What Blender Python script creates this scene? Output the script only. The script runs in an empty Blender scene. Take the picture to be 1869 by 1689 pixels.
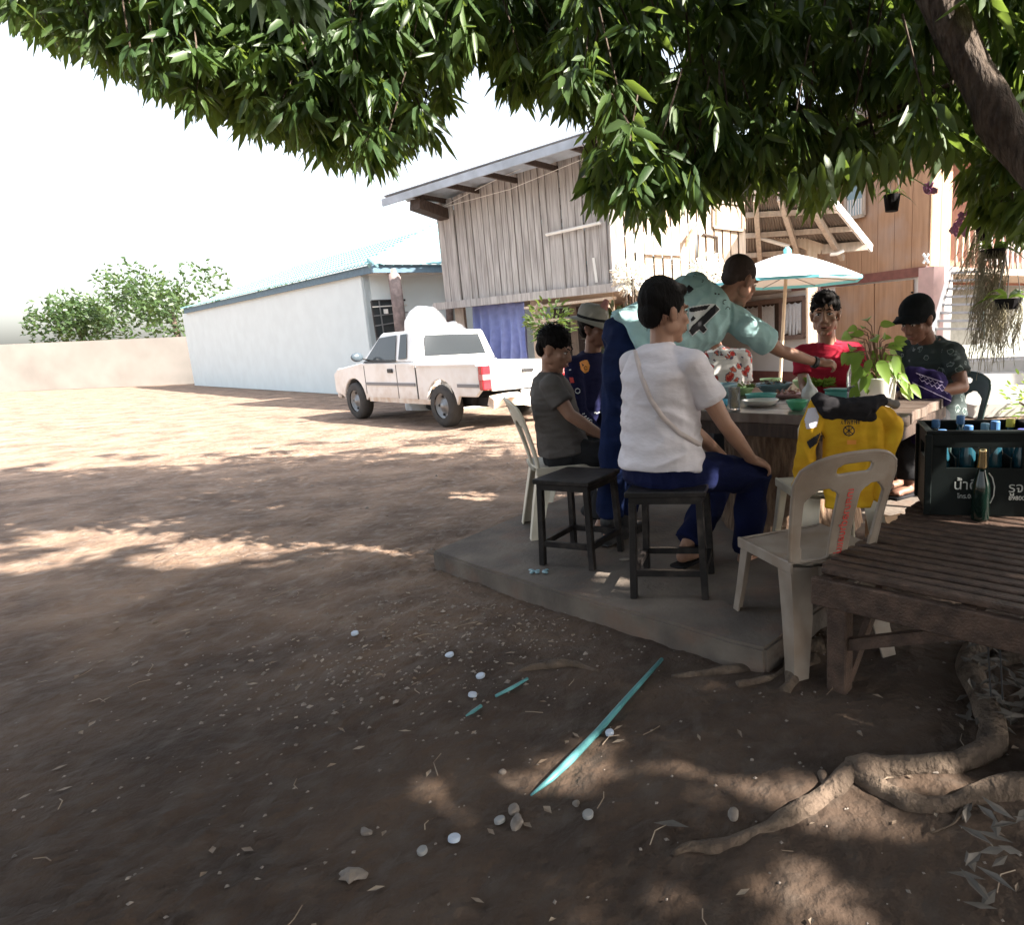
import bpy, bmesh, math, random
import numpy as np
from math import radians as R_, sin, cos, pi
from mathutils import Vector as V, Matrix as M, noise
from mathutils.bvhtree import BVHTree
random.seed(7); rng = np.random.default_rng(7)
S = bpy.context.scene
COL = S.collection

# ------------------------------------------------------------ camera
H, F, CX, CY = 1.27, 1204.0, 1233.0, 844.0
cam = bpy.data.cameras.new('camera'); camo = bpy.data.objects.new('camera', cam); COL.objects.link(camo)
camo.matrix_world = M.Translation((0, 0, H)) @ M.Rotation(R_(90-10.8), 4, 'X') @ M.Rotation(R_(-2.5), 4, 'Z')
cam.sensor_width = 36; cam.lens = F/1869*36; cam.shift_x = (934.5-CX)/1869; cam.clip_start = .05; cam.clip_end = 2000
S.camera = camo
RM = camo.matrix_world.to_3x3(); RT = RM.transposed()
# ------------------------------------------------------------ light
SUN_EL, SUN_AZ = R_(36), math.atan2(.92, -.38)       # azimuth measured from +Y towards +X
SUNV = V((cos(SUN_EL)*sin(SUN_AZ), cos(SUN_EL)*cos(SUN_AZ), sin(SUN_EL)))
w = bpy.data.worlds.new('World'); S.world = w; w.use_nodes = True
nt = w.node_tree; bg = nt.nodes['Background']
sky = nt.nodes.new('ShaderNodeTexSky'); sky.sky_type = 'NISHITA'; sky.sun_disc = False
sky.sun_elevation = SUN_EL; sky.sun_rotation = SUN_AZ; sky.air_density = 1.2; sky.dust_density = 4.0; sky.ozone_density = 1.0
hs = nt.nodes.new('ShaderNodeHueSaturation'); hs.inputs['Saturation'].default_value = .45; hs.inputs['Value'].default_value = 1.15
nt.links.new(sky.outputs[0], hs.inputs['Color']); nt.links.new(hs.outputs[0], bg.inputs[0]); bg.inputs[1].default_value = .09
sl = bpy.data.lights.new('sun', 'SUN'); sl.energy = 5.0; sl.angle = R_(.55); sl.color = (1, .92, .81)
so = bpy.data.objects.new('sun', sl); COL.objects.link(so); so.rotation_euler = SUNV.to_track_quat('Z', 'Y').to_euler()
S.view_settings.view_transform = 'Standard'; S.view_settings.look = 'None'; S.view_settings.gamma = 1
S.view_settings.exposure = 2.2; S.view_settings.use_curve_mapping = False
S.cycles.max_bounces = 7; S.cycles.transparent_max_bounces = 8
S.cycles.use_denoising = True

# ------------------------------------------------------------ survey helpers (positions read off the photograph, real depths)
def ray(u, v): return RM @ V(((u-CX)/F, (CY-v)/F, -1))
def at(u, v, y):
    d = ray(u, v); return V((0, 0, H)) + d*(y/d.y)
def on(u, v, z=0.0):
    d = ray(u, v); return V((0, 0, H)) + d*((z-H)/d.z)
def onplane(u, v, p, n):
    d = ray(u, v); p = V(p); n = V(n); c = V((0, 0, H)); return c + d*((p-c).dot(n)/d.dot(n))
def pix(p):
    q = RT @ (V(p)-V((0, 0, H)))
    return (CX+F*q.x/-q.z, CY-F*q.y/-q.z) if q.z < -.01 else (None, None)

# ------------------------------------------------------------ materials
MATS = {}
def mat(name, col, rough=.7, var=.0, scale=8, col2=None, bump=0.0, bscale=None, stretch=None, metal=0, trans=0, coat=0,
        alpha=1, ior=1.45, wave=None, detail=6, spec=None, dirt=None, sss=0):
    if name in MATS: return MATS[name]
    m = bpy.data.materials.new(name); m.use_nodes = True; n = m.node_tree; L = n.links.new
    b = n.nodes['Principled BSDF']
    b.inputs['Base Color'].default_value = (*col, 1); b.inputs['Roughness'].default_value = rough
    b.inputs['Metallic'].default_value = metal; b.inputs['Transmission Weight'].default_value = trans
    b.inputs['Coat Weight'].default_value = coat; b.inputs['Alpha'].default_value = alpha; b.inputs['IOR'].default_value = ior
    if spec is not None: b.inputs['Specular IOR Level'].default_value = spec
    if sss: b.inputs['Subsurface Weight'].default_value = sss; b.inputs['Subsurface Radius'].default_value = (.02, .008, .004); b.inputs['Subsurface Scale'].default_value = .5
    tc = n.nodes.new('ShaderNodeTexCoord'); mp = n.nodes.new('ShaderNodeMapping'); L(tc.outputs['Object'], mp.inputs[0])
    if stretch: mp.inputs['Scale'].default_value = stretch
    cur = None
    if col2 is not None or var:
        tx = n.nodes.new('ShaderNodeTexNoise'); tx.inputs['Scale'].default_value = scale; tx.inputs['Detail'].default_value = detail
        L(mp.outputs[0], tx.inputs[0])
        cr = n.nodes.new('ShaderNodeValToRGB'); cr.color_ramp.elements[0].position = .36; cr.color_ramp.elements[1].position = .66
        c2 = col2 if col2 is not None else tuple(max(0, c*(1-var)) for c in col)
        cr.color_ramp.elements[0].color = (*c2, 1); cr.color_ramp.elements[1].color = (*col, 1)
        L(tx.outputs['Fac'], cr.inputs[0]); cur = cr.outputs[0]
    if dirt:                                             # (colour, amount, scale)
        t2 = n.nodes.new('ShaderNodeTexNoise'); t2.inputs['Scale'].default_value = dirt[2]; t2.inputs['Detail'].default_value = 8
        L(tc.outputs['Object'], t2.inputs[0])
        c3 = n.nodes.new('ShaderNodeValToRGB'); c3.color_ramp.elements[0].position = .5; c3.color_ramp.elements[1].position = .72
        c3.color_ramp.elements[1].color = (dirt[1],)*3+(1,)
        L(t2.outputs['Fac'], c3.inputs[0])
        mx = n.nodes.new('ShaderNodeMix'); mx.data_type = 'RGBA'; L(c3.outputs[0], mx.inputs[0])
        if cur: L(cur, mx.inputs[6])
        else: mx.inputs[6].default_value = (*col, 1)
        mx.inputs[7].default_value = (*dirt[0], 1); cur = mx.outputs[2]
    if cur: L(cur, b.inputs['Base Color'])
    if bump:
        t3 = n.nodes.new('ShaderNodeTexNoise'); t3.inputs['Scale'].default_value = bscale or scale*3; t3.inputs['Detail'].default_value = 8
        L(mp.outputs[0], t3.inputs[0]); bp = n.nodes.new('ShaderNodeBump'); bp.inputs['Strength'].default_value = min(1, bump)
        bp.inputs['Distance'].default_value = .01 if bump <= 1 else .01*bump; L(t3.outputs['Fac'], bp.inputs['Height']); L(bp.outputs[0], b.inputs['Normal'])
    MATS[name] = m; return m
def leafmat(name, c1, c2, tr):
    m = bpy.data.materials.new(name); m.use_nodes = True; n = m.node_tree; L = n.links.new; b = n.nodes['Principled BSDF']
    tc = n.nodes.new('ShaderNodeTexCoord'); tx = n.nodes.new('ShaderNodeTexNoise'); tx.inputs['Scale'].default_value = 2.2; tx.inputs['Detail'].default_value = 5
    L(tc.outputs['Object'], tx.inputs[0]); cr = n.nodes.new('ShaderNodeValToRGB'); cr.color_ramp.elements[0].position = .35; cr.color_ramp.elements[1].position = .65
    cr.color_ramp.elements[0].color = (*c1, 1); cr.color_ramp.elements[1].color = (*c2, 1); L(tx.outputs['Fac'], cr.inputs[0])
    L(cr.outputs[0], b.inputs['Base Color']); b.inputs['Roughness'].default_value = .42
    t = n.nodes.new('ShaderNodeBsdfTranslucent'); t.inputs[0].default_value = (*tr, 1); mx = n.nodes.new('ShaderNodeMixShader'); mx.inputs[0].default_value = .38
    L(b.outputs[0], mx.inputs[1]); L(t.outputs[0], mx.inputs[2]); L(mx.outputs[0], n.nodes['Material Output'].inputs[0]); MATS[name] = m; return m

DIRT = mat('dirt', (.18, .122, .084), .95, col2=(.088, .057, .039), scale=2.1, bump=3.2, bscale=16, dirt=((.21, .175, .145), .5, 11))
CONC = mat('concrete', (.17, .14, .115), .85, col2=(.09, .074, .063), scale=3.5, bump=.6, bscale=45, dirt=((.17, .1, .07), .7, 5))
# pale yard gravel, dark root loam; the contrast also paints in sun and crown shade
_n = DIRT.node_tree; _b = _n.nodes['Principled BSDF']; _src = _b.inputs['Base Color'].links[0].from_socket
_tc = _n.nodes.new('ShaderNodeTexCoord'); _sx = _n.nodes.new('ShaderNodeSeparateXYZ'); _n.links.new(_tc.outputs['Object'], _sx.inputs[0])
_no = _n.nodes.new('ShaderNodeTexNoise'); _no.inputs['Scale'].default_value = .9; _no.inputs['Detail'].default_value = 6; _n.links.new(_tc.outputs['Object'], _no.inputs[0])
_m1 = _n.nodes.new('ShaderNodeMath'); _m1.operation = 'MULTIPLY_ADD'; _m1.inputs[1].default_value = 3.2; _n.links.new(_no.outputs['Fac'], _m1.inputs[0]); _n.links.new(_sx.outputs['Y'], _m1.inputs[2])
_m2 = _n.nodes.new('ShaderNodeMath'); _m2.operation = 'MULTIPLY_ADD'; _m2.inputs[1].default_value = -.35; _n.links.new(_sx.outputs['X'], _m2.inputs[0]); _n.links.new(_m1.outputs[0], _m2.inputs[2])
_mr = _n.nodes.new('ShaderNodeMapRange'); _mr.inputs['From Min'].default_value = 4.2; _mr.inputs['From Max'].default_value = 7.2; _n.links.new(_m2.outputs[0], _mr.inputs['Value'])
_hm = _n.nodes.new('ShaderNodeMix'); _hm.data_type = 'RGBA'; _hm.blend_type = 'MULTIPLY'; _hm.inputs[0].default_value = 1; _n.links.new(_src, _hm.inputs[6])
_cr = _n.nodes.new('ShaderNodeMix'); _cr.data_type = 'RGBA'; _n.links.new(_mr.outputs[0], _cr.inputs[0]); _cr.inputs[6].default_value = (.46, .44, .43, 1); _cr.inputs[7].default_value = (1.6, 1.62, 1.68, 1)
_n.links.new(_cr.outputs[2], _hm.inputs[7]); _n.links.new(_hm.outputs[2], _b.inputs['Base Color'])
GREYWOOD = mat('weathered_board', (.52, .49, .47), .85, col2=(.31, .285, .27), scale=3, stretch=(7, 7, .5), bump=.5, bscale=14)
PALEWOOD = mat('sunbleached_board', (.62, .52, .42), .85, col2=(.5, .39, .29), scale=3, stretch=(7, 7, .5), bump=.4, bscale=14)
BROWNPLY = mat('brown_board', (.46, .28, .17), .7, col2=(.36, .21, .125), scale=3, stretch=(5, 5, .4), dirt=((.4, .33, .3), .5, 1.3))
REDBROWN = mat('redbrown_paint', (.22, .085, .07), .6, var=.25)
DARKWOOD = mat('dark_wood', (.085, .055, .042), .7, var=.5, stretch=(6, 6, 1), bump=.4)
BENCHWOOD = mat('bench_wood', (.1, .06, .042), .6, col2=(.045, .026, .018), scale=6, stretch=(3, 3, 3), bump=.7, bscale=40)
TABLEWOOD = mat('table_top', (.2, .16, .135), .28, col2=(.1, .07, .055), scale=4, stretch=(1, 5, 1), bump=.15, coat=.3)
BARK = mat('bark', (.3, .2, .13), .95, col2=(.13, .08, .055), scale=9, stretch=(5, 5, 1), bump=3.0, bscale=7)
TREEBARK = mat('tree_bark', (.115, .085, .065), .95, col2=(.045, .033, .026), scale=14, stretch=(3, 3, 1), bump=4.0, bscale=12)
ROOT = mat('root_bark', (.15, .11, .08), .92, col2=(.06, .042, .03), scale=14, bump=3.5, bscale=28, dirt=((.1, .07, .052), .9, 6))
STOOL = mat('black_paint', (.018, .016, .016), .42, var=.4, bump=.15, dirt=((.1, .08, .07), .4, 14), spec=.35)
PLASTIC = mat('old_white_plastic', (.33, .28, .235), .5, col2=(.2, .155, .12), scale=4.5, bump=.1, dirt=((.22, .155, .11), .8, 7))
CREAMPL = mat('cream_plastic', (.72, .66, .54), .45, var=.18)
GREENPL = mat('dark_green_plastic', (.045, .085, .08), .4, var=.3)
WHITEWALL = mat('whitewash', (.8, .78, .76), .85, var=.07, scale=2)
BLUEWALL = mat('pale_blue_wall', (.7, .78, .8), .85, var=.06, scale=2)
BLUEROOF = mat('blue_tile', (.26, .5, .55), .55, var=.2, scale=5)
ROOFUNDER = mat('roof_sheet', (.23, .185, .15), .75, var=.25, scale=4)
METALROOF = mat('roof_metal', (.42, .47, .54), .55, var=.25, scale=3)
BEAMW = mat('beam_wood', (.55, .46, .38), .8, var=.25, scale=5, stretch=(4, 4, 1))
CARW = mat('car_white', (.82, .83, .83), .28, var=.03, coat=.5, dirt=((.5, .4, .31), .3, 3))
_n = CARW.node_tree; _b = _n.nodes['Principled BSDF']; _src = _b.inputs['Base Color'].links[0].from_socket      # road dust thrown up along the sills
_tc = _n.nodes.new('ShaderNodeTexCoord'); _sx = _n.nodes.new('ShaderNodeSeparateXYZ'); _n.links.new(_tc.outputs['Object'], _sx.inputs[0])
_no = _n.nodes.new('ShaderNodeTexNoise'); _no.inputs['Scale'].default_value = 5; _no.inputs['Detail'].default_value = 8; _n.links.new(_tc.outputs['Object'], _no.inputs[0])
_m1 = _n.nodes.new('ShaderNodeMath'); _m1.operation = 'MULTIPLY_ADD'; _m1.inputs[1].default_value = .5; _n.links.new(_no.outputs['Fac'], _m1.inputs[0]); _n.links.new(_sx.outputs['Z'], _m1.inputs[2])
_mr = _n.nodes.new('ShaderNodeMapRange'); _mr.inputs['From Min'].default_value = .68; _mr.inputs['From Max'].default_value = .9; _mr.inputs['To Min'].default_value = .42; _mr.inputs['To Max'].default_value = 0; _n.links.new(_m1.outputs[0], _mr.inputs['Value'])
_hm = _n.nodes.new('ShaderNodeMix'); _hm.data_type = 'RGBA'; _n.links.new(_mr.outputs[0], _hm.inputs[0]); _n.links.new(_src, _hm.inputs[6]); _hm.inputs[7].default_value = (.36, .26, .19, 1); _n.links.new(_hm.outputs[2], _b.inputs['Base Color'])
CARDIRT = mat('car_white_dusty', (.7, .66, .6), .5, col2=(.5, .36, .26), scale=5)
GLASS = mat('car_glass', (.03, .035, .04), .12, spec=.4)
RUBBER = mat('tyre_rubber', (.06, .058, .056), .85, var=.3, bump=.5, bscale=60)
STEEL = mat('grey_steel', (.3, .31, .32), .45, metal=.5, var=.2)
BLACKP = mat('black_plastic', (.025, .025, .027), .5)
LAMPRED = mat('red_lens', (.42, .02, .03), .25, coat=.6)
LAMPW = mat('pale_lens', (.7, .55, .5), .25, coat=.6)
CURTAIN = mat('blue_cloth', (.27, .32, .62), .9, var=.15, bump=.3)
SKIN = {'tan': mat('skin_tan', (.36, .19, .13), .5, var=.12, scale=14, sss=.05), 'mid': mat('skin_mid', (.4, .225, .155), .5, var=.12, scale=14, sss=.05),
        'dark': mat('skin_dark', (.25, .125, .085), .5, var=.12, scale=14, sss=.05)}
HAIR = mat('black_hair', (.006, .005, .005), .7, spec=.15, bump=1.0, bscale=60, stretch=(1, 1, .35))
HAIRB = mat('cropped_hair', (.045, .03, .026), .8, bump=.5, bscale=220)
LIP = mat('lips', (.3, .1, .085), .45)
EYEW = mat('eye_white', (.7, .67, .64), .3); EYED = mat('eye_dark', (.02, .012, .01), .2)
TEETH = mat('teeth', (.75, .72, .66), .3)
def cloth(n, c, c2=None, b=1.6, r=.92): return mat(n, c, r, col2=c2 or tuple(x*.82 for x in c), scale=5, bump=b, bscale=6, stretch=(1, 1, 1.9), spec=.2)
WTEE = cloth('white_cotton', (.74, .7, .74)); GTEE = cloth('grey_cotton', (.13, .118, .112)); NAVY = cloth('navy_cloth', (.007, .011, .052), (.005, .008, .035))
JERSEYN = cloth('navy_jersey', (.014, .015, .055)); TEAL = cloth('aqua_jersey', (.4, .6, .62), (.34, .54, .56)); REDT = cloth('red_cotton', (.5, .03, .06), (.38, .02, .045))
DARKP = cloth('dark_trousers', (.03, .03, .033)); OVERALL = cloth('blue_workwear', (.008, .018, .068), (.006, .012, .045))
HATF = cloth('hat_felt', (.36, .34, .3)); HATP = cloth('hat_pink', (.55, .27, .25)); CAPF = cloth('black_cap', (.012, .014, .017))
PURPLE = cloth('purple_cloth', (.025, .016, .085), (.018, .011, .055)); YELLOW = cloth('yellow_fabric', (.72, .45, .03), (.58, .31, .02), .9)
CHARC = cloth('charcoal_fabric', (.022, .021, .024)); LINEN = cloth('strap_cotton', (.62, .54, .52)); GREYF = cloth('grey_fabric', (.2, .185, .175))
def printmat(name, base, spots, scale, thr=.5):
    m = bpy.data.materials.new(name); m.use_nodes = True; n = m.node_tree; L = n.links.new; b = n.nodes['Principled BSDF']; b.inputs['Roughness'].default_value = .85
    tc = n.nodes.new('ShaderNodeTexCoord'); vo = n.nodes.new('ShaderNodeTexVoronoi'); vo.inputs['Scale'].default_value = scale; L(tc.outputs['Object'], vo.inputs[0])
    nz = n.nodes.new('ShaderNodeTexNoise'); nz.inputs['Scale'].default_value = scale*3; L(tc.outputs['Object'], nz.inputs[0])
    ad = n.nodes.new('ShaderNodeMath'); ad.operation = 'MULTIPLY_ADD'; ad.inputs[1].default_value = .6; L(nz.outputs['Fac'], ad.inputs[0]); L(vo.outputs['Distance'], ad.inputs[2])
    c = n.nodes.new('ShaderNodeValToRGB'); c.color_ramp.interpolation = 'CONSTANT'; e = c.color_ramp.elements
    e[0].position = 0; e[0].color = (*spots[0], 1); e[1].position = thr; e[1].color = (*spots[1], 1)
    x = e.new(thr+.1); x.color = (*spots[2], 1); y = e.new(thr+.17); y.color = (*base, 1)
    L(ad.outputs[0], c.inputs[0]); L(c.outputs[0], b.inputs['Base Color']); MATS[name] = m; return m
FLORAL = printmat('floral_print', (.8, .78, .76), ((.5, .03, .03), (.7, .2, .12), (.06, .07, .14)), 15, .56)
DARKFLORAL = printmat('dark_print', (.03, .045, .045), ((.05, .085, .08), (.035, .06, .055), (.2, .24, .24)), 13, .42)
LACE = printmat('lace', (.72, .75, .78), ((.75, .78, .8), (.5, .54, .58), (.7, .72, .76)), 20, .4)
LEAF = leafmat('mango_leaf', (.028, .062, .022), (.07, .12, .034), (.2, .29, .045))
LEAF2 = leafmat('pothos_leaf', (.1, .2, .03), (.24, .36, .07), (.35, .5, .08))
LEAFD = leafmat('crown_leaf', (.035, .07, .028), (.065, .11, .035), (.1, .16, .03))
DRYLEAF = mat('dry_leaf', (.3, .24, .18), .7, col2=(.16, .11, .075), scale=9); PALELEAF = mat('pale_dry_leaf', (.17, .15, .13), .7, var=.5)
MOSS = mat('hanging_moss', (.4, .36, .25), .9, var=.35, scale=15); PINK = mat('orchid_pink', (.8, .25, .68), .6, col2=(.7, .4, .62), scale=30)
STONE = mat('pebble', (.26, .22, .19), .8, var=.45, scale=20); CAPW = mat('bottle_cap_white', (.42, .48, .58), .35); TEALROD = mat('teal_plastic', (.1, .3, .32), .4, var=.3, scale=6)
WHITEP = mat('white_plastic', (.8, .78, .74), .35); MINT = mat('mint_plastic', (.15, .6, .34), .3, trans=.35); CERB = mat('blue_grey_ceramic', (.2, .33, .38), .25)
TEALPL = mat('teal_box', (.12, .42, .38), .4); SKYB = mat('sky_blue_plastic', (.09, .45, .7), .3); PINKC = mat('pink_ceramic', (.62, .36, .36), .25)
PALEG = mat('pale_green', (.4, .62, .3), .35); CLEAR = mat('clear_plastic', (.85, .9, .95), .08, trans=.85, ior=1.2); AMBER = mat('amber_drink', (.62, .42, .14), .1, trans=.5)
SILVER = mat('gold_foil', (.72, .55, .3), .25, metal=1); GLASSG = mat('dark_green_glass', (.004, .012, .009), .08, spec=.5); BOTTLEB = mat('blue_bottle', (.02, .085, .12), .12, trans=.25)
CAPBLUE = mat('blue_cap', (.06, .16, .34), .4); CRATE = mat('crate_plastic', (.008, .012, .012), .5, var=.3, spec=.2); PRINTW = mat('print_white', (.5, .52, .5), .6)
INK = mat('black_print', (.015, .014, .02), .6); REDINK = mat('red_print', (.6, .06, .05), .6); WHITEINK = mat('white_print', (.75, .78, .8), .6); ORANGEINK = mat('orange_print', (.75, .3, .05), .6)
SKYPL = mat('umbrella_white', (.82, .84, .86), .7); CYAN = mat('umbrella_cyan', (.2, .68, .8), .7); STRAW = mat('litter', (.35, .3, .25), .9, var=.5)

# ------------------------------------------------------------ mesh helpers
def tag(o, label=None, cat=None, group=None, kind=None):
    if label: o['label'] = label
    if cat: o['category'] = cat
    if group: o['group'] = group
    if kind: o['kind'] = kind
    return o
def empty(name, loc=(0, 0, 0), rz=0, label=None, cat=None, group=None):
    o = bpy.data.objects.new(name, None); COL.objects.link(o); o.location = loc; o.rotation_euler = (0, 0, rz); o.empty_display_size = .1
    return tag(o, label, cat, group)
def kids(o): return [c for c in bpy.data.objects if c.parent == o]
def copy_tree(o, parent=None):
    c = o.copy(); COL.objects.link(c); c.parent = parent
    for ch in kids(o): copy_tree(ch, c)
    return c
def link(name, me, m, parent=None, smooth=False):
    o = bpy.data.objects.new(name, me); COL.objects.link(o)
    if isinstance(m, (list, tuple)):
        for x in m: me.materials.append(x)
    elif m and not me.materials: me.materials.append(m)
    if parent: o.parent = parent
    if smooth: me.polygons.foreach_set('use_smooth', [True]*len(me.polygons))
    return o
class MB:
    def __init__(s): s.v = []; s.f = []; s.mi = []; s.cur = 0
    def add(s, vs, fs):
        b = len(s.v); s.v += [tuple(x) for x in vs]; s.f += [tuple(b+i for i in f) for f in fs]; s.mi += [s.cur]*len(fs); return s
    def box(s, c, size, rot=None):
        c = V(c); h = V(size)/2; m = rot if rot else M.Identity(3)
        vs = [c + m @ V((x*h.x, y*h.y, z*h.z)) for x in (-1, 1) for y in (-1, 1) for z in (-1, 1)]
        return s.add(vs, [(0, 1, 3, 2), (4, 6, 7, 5), (0, 4, 5, 1), (2, 3, 7, 6), (0, 2, 6, 4), (1, 5, 7, 3)])
    def bar(s, a, b, wd, ht, up=(0, 0, 1)):
        a = V(a); b = V(b); d = (b-a); L = d.length; d.normalize(); upv = V(up)
        if abs(d.dot(upv)) > .98: upv = V((0, 1, 0))
        sd = d.cross(upv).normalized(); u = sd.cross(d).normalized()
        m = M((sd, d, u)).transposed(); return s.box((a+b)/2, (wd, L, ht), m)
    def tube(s, pts, rad, seg=10, cap=True, flat=1.0):
        pts = [V(p) for p in pts]; n = len(pts)
        if not hasattr(rad, '__len__'): rad = [rad]*n
        t0 = (pts[1]-pts[0]).normalized(); a = V((0, 0, 1)) if abs(t0.z) < .9 else V((1, 0, 0)); nrm = t0.cross(a).normalized(); rings = []
        for i, p in enumerate(pts):
            t = (pts[min(i+1, n-1)]-pts[max(i-1, 0)]).normalized(); nrm = (nrm - t*nrm.dot(t)).normalized(); bn = t.cross(nrm)
            rings.append([p + (nrm*cos(2*pi*k/seg)*flat + bn*sin(2*pi*k/seg))*rad[i] for k in range(seg)])
        vs = [q for r in rings for q in r]; fs = []
        for i in range(n-1):
            for k in range(seg): fs.append((i*seg+k, i*seg+(k+1) % seg, (i+1)*seg+(k+1) % seg, (i+1)*seg+k))
        if cap: fs.append(tuple(range(seg-1, -1, -1))); fs.append(tuple((n-1)*seg+k for k in range(seg)))
        return s.add(vs, fs)
    def lathe(s, prof, o=(0, 0, 0), seg=20, cap0=True, cap1=True):
        o = V(o); vs = [o+V((r*cos(2*pi*k/seg), r*sin(2*pi*k/seg), z)) for r, z in prof for k in range(seg)]; fs = []
        for i in range(len(prof)-1):
            for k in range(seg): fs.append((i*seg+k, i*seg+(k+1) % seg, (i+1)*seg+(k+1) % seg, (i+1)*seg+k))
        if cap0: fs.append(tuple(range(seg-1, -1, -1)))
        if cap1: fs.append(tuple((len(prof)-1)*seg+k for k in range(seg)))
        return s.add(vs, fs)
    def prism(s, poly, d):                                 # polygon of 3-D points, extruded by d
        d = V(d); n = len(poly); vs = [V(p) for p in poly]+[V(p)+d for p in poly]
        return s.add(vs, [tuple(range(n-1, -1, -1)), tuple(range(n, 2*n))]+[(i, (i+1) % n, n+(i+1) % n, n+i) for i in range(n)])
    def ell(s, c, r, rot=None, u=14, v=9):
        c = V(c); m = rot if rot else M.Identity(3); vs = [c+m @ V((0, 0, -r[2]))]; fs = []
        for i in range(1, v):
            a = -pi/2+pi*i/v
            for k in range(u): b = 2*pi*k/u; vs.append(c+m @ V((r[0]*cos(a)*cos(b), r[1]*cos(a)*sin(b), r[2]*sin(a))))
        vs.append(c+m @ V((0, 0, r[2]))); e = len(vs)-1
        for k in range(u): fs.append((0, 1+(k+1) % u, 1+k)); fs.append((e, e-u+k, e-u+(k+1) % u))
        for i in range(v-2):
            for k in range(u): a = 1+i*u; fs.append((a+k, a+(k+1) % u, a+u+(k+1) % u, a+u+k))
        return s.add(vs, fs)
    def cap(s, a, ra, b, rb, seg=12):
        a = V(a); b = V(b); d = b-a
        if d.length < 1e-5: return s.ell(a, (ra,)*3)
        d.normalize(); pts = []; rs = []
        for k in range(4): t = pi/2*(1-k/4)*.999; pts.append(a-d*ra*sin(t)); rs.append(max(ra*cos(t), .0005))
        pts.append(a); rs.append(ra); pts.append(b); rs.append(rb)
        for k in range(1, 5): t = pi/2*k/4*.999; pts.append(b+d*rb*sin(t)); rs.append(max(rb*cos(t), .0005))
        # straight chain: fixed frame
        x = d.cross(V((0, 0, 1)) if abs(d.z) < .9 else V((1, 0, 0))).normalized(); y = d.cross(x); vs = []; fs = []
        for p, r in zip(pts, rs): vs += [p+(x*cos(2*pi*k/seg)+y*sin(2*pi*k/seg))*r for k in range(seg)]
        n = len(pts)
        for i in range(n-1):
            for k in range(seg): fs.append((i*seg+k, i*seg+(k+1) % seg, (i+1)*seg+(k+1) % seg, (i+1)*seg+k))
        fs.append(tuple(range(seg-1, -1, -1))); fs.append(tuple((n-1)*seg+k for k in range(seg))); return s.add(vs, fs)
    def loft(s, st, side, seg=22, pw=2.4):                 # st: (centre, half width along side, half depth)
        side = V(side).normalized(); n = len(st); vs = []; fs = []
        for i, (c, a, b) in enumerate(st):
            t = (V(st[min(i+1, n-1)][0])-V(st[max(i-1, 0)][0])).normalized(); fw = t.cross(side).normalized(); sd = fw.cross(t).normalized()
            for k in range(seg):
                an = 2*pi*k/seg; cx, sx = cos(an), sin(an)
                vs.append(V(c)+sd*(math.copysign(abs(cx)**(2/pw), cx)*a)+fw*(math.copysign(abs(sx)**(2/pw), sx)*b))
        for i in range(n-1):
            for k in range(seg): fs.append((i*seg+k, i*seg+(k+1) % seg, (i+1)*seg+(k+1) % seg, (i+1)*seg+k))
        fs.append(tuple(range(seg-1, -1, -1))); fs.append(tuple((n-1)*seg+k for k in range(seg))); return s.add(vs, fs)
    def mesh(s, name):
        me = bpy.data.meshes.new(name); me.from_pydata(s.v, [], s.f); me.update()
        if any(s.mi): me.polygons.foreach_set('material_index', s.mi)
        return me
    def build(s, name, m, parent=None, bevel=0, smooth=False, kind=None, rel=None, fix=False):
        me = s.mesh(name)
        if rel is not None: me.transform(M.Translation(-V(rel)))
        if fix or bevel:
            bm = bmesh.new(); bm.from_mesh(me); bmesh.ops.recalc_face_normals(bm, faces=bm.faces)
            if bevel:
                es = [e for e in bm.edges if len(e.link_faces) == 2 and e.calc_face_angle(0) > .6]
                bmesh.ops.bevel(bm, geom=es, offset=bevel, segments=1, affect='EDGES', clamp_overlap=True)
            bm.to_mesh(me); bm.free()
        o = link(name, me, m, parent, smooth)
        if kind: o['kind'] = kind
        return o
def bake(o):
    dg = bpy.context.evaluated_depsgraph_get(); me = bpy.data.meshes.new_from_object(o.evaluated_get(dg)); o.modifiers.clear(); old = o.data; o.data = me
    bpy.data.meshes.remove(old); return o
def blob(name, mb, m, parent, vox=.008, smooth=6, wr=None, dec=0, world0=None):
    """closed overlapping pieces fused into ONE continuous skin; wr = (amp, fx, fy, fz) cloth folds"""
    o = mb.build(name, m, parent, fix=True)
    r = o.modifiers.new('r', 'REMESH'); r.mode = 'VOXEL'; r.voxel_size = vox
    s = o.modifiers.new('s', 'SMOOTH'); s.factor = .6; s.iterations = smooth
    bake(o); me = o.data; n = len(me.vertices)
    if wr:
        co = np.empty(n*3); me.vertices.foreach_get('co', co); co = co.reshape(-1, 3); no = np.empty(n*3); me.vertices.foreach_get('normal', no); no = no.reshape(-1, 3)
        a, fx, fy, fz = wr[:4]; off = random.uniform(0, 50); d = np.empty(n)
        for i in range(n):
            x, y, z = co[i]; q = noise.noise(V((x*2.2+off, y*2.2, z*2.2)))*1.6
            t = noise.noise(V((x*fx+q+off, y*fy, z*fz+q)))
            d[i] = (1-abs(t)*2.6)*.6+noise.noise(V((x*9, y*9, z*9+off)))*.5
        co += no*(d*a)[:, None]; me.vertices.foreach_set('co', co.reshape(-1)); me.update()
    me.polygons.foreach_set('use_smooth', [True]*len(me.polygons))
    return o
def bvh(objs):
    vs = []; fs = []
    for o in objs:
        mw = o.matrix_basis if not o.parent else o.parent.matrix_basis @ o.matrix_basis
        b = len(vs); vs += [mw @ v.co for v in o.data.vertices]; fs += [tuple(b+i for i in p.vertices) for p in o.data.polygons]
    return BVHTree.FromPolygons(vs, fs)
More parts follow.
